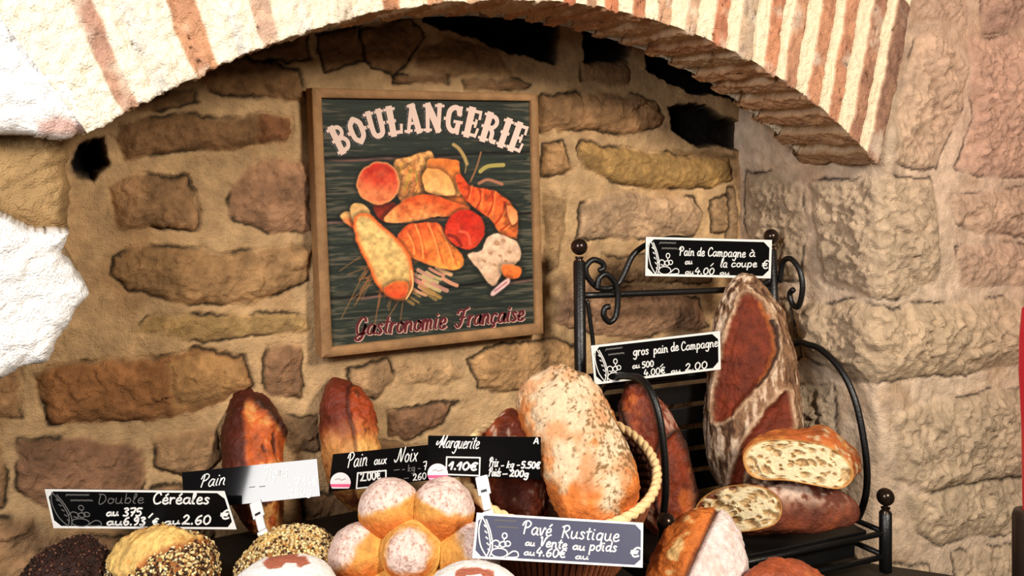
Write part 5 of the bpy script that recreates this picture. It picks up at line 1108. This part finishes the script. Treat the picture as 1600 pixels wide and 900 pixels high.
card('black white-framed card reading C\u00e9r\u00e9ales, standing behind the bare-crested cereal loaf', [(70, 764), (351, 767), (370, 827), (84, 825)], (1.190, 1.190, 1.192),
     [('Double', (152, 787), (226, 786), 15, 1.4, True), ('C\u00e9r\u00e9ales', (238, 787), (328, 787), 17, 2.6), ('au', (166, 806), (186, 805), 10, 2.6), ('375', (192, 806), (222, 806), 12, 2.7), ('/', (232, 808), (242, 806), 11, 2.4), ('au', (166, 820), (192, 820), 10, 2.4), ('6.93', (192, 820), (228, 820), 12, 2.7), (E_, (238, 820), (248, 820), 10, 2.3), ('au', (256, 820), (282, 818), 9, 2.3), ('2.60', (284, 819), (330, 819), 14, 2.7), (E_, (344, 811), (360, 811), 14, 2.9)], True, True, clip=((226, 826), (230, 850), 1.10))
card('glossy card reading Pain Figues, clipped up in front of the dark split-crust loaf', [(284, 738), (495, 717), (500, 775), (288, 797)], (1.2361, 1.2325, 1.2161),
     [('Pain', (312, 762), (352, 757), 19, 1.6, False, .5), ('Figues', (412, 750), (450, 745), 20, 1.6, False, .5), ('-', (388, 765), (400, 764), 10, 1.2, True), ('-', (404, 764), (416, 763), 10, 1.2, True), ('- 7.14'+E_, (448, 763), (498, 757), 13, 2.0), ('280g', (450, 776), (488, 772), 11, 2.0)], clip=((400, 788), (412, 836), 1.185), mat=M_CARD)
card('black card reading Pain aux Noix with a round sticker, behind the daisy bread', [(520, 710), (742, 688), (742, 742), (513, 769)], (1.245, 1.265, 1.243),
     [('Pain', (542, 731), (574, 727), 22, 1.6, False, .5), ('aux', (584, 726), (604, 724), 13, 1.6, False, .3), ('Noix', (618, 723), (652, 720), 22, 1.6, False, .4), ('2.00'+E_, (563, 752), (596, 748), 13, 2.2), ('-', (614, 738), (626, 737), 10, 1.3, True), ('- kg -', (628, 737), (658, 735), 10, 1.3, True), ('7', (662, 734), (668, 733), 12, 1.6), ('- -', (612, 752), (640, 750), 10, 1.3, True), ('260', (645, 751), (667, 748), 10, 1.6)],
     boxes=[[(559, 739), (603, 735), (603, 758), (557, 763)]], stickers=[(532, 754, 16, 9)])
card('black card reading Marguerite with a boxed price, in front of the straw basket', [(669, 681), (845, 683), (845, 749), (667, 744)], (1.13, 1.13, 1.131),
     [('Marguerite', (684, 699), (748, 701), 19, 1.7, False, .45), ('1.10'+E_, (701, 733), (746, 735), 12, 3.0), ('Prix', (764, 729), (778, 729), 14, 1.6, False, .4), ('- kg -', (782, 731), (812, 730), 10, 1.8, False, .3), ('5.50'+E_, (814, 731), (844, 732), 10, 2.4), ('Poids', (763, 744), (782, 744), 13, 1.6, False, .4), ('-', (784, 744), (794, 744), 10, 1.8), ('200g', (796, 744), (826, 745), 10, 2.4), ('A', (834, 693), (842, 693), 9, 2.0)],
     boxes=[[(698, 714), (750, 715), (749, 743), (697, 741)]], stickers=[(684, 740, 16, None)], clip=((753, 748), (764, 806), 1.105))
card('slate-blue white-framed card reading Pav\u00e9 Rustique, on the front of the basket', [(745, 801), (1005, 817), (1004, 887), (738, 872)], (1.055, 1.06, 1.035),  # the card's blue is glare haze put into its base colour
     [('Pav\u00e9', (816, 834), (862, 838), 20, 2.3), ('Rustique', (876, 840), (968, 846), 19, 2.3), ('au', (820, 852), (836, 853), 9, 2.0), ('Vente', (842, 853), (886, 858), 14, 2.4), ('au', (894, 858), (914, 860), 11, 2.4), ('poids', (920, 860), (964, 862), 15, 2.3), ('au', (818, 867), (836, 868), 9, 2.0), ('4.60'+E_, (837, 868), (884, 872), 13, 2.4), ('au', (898, 873), (920, 874), 8, 2.0), (E_, (984, 870), (1000, 871), 15, 2.8)], True, 2.0, mat=M_CARD_B, group=None)
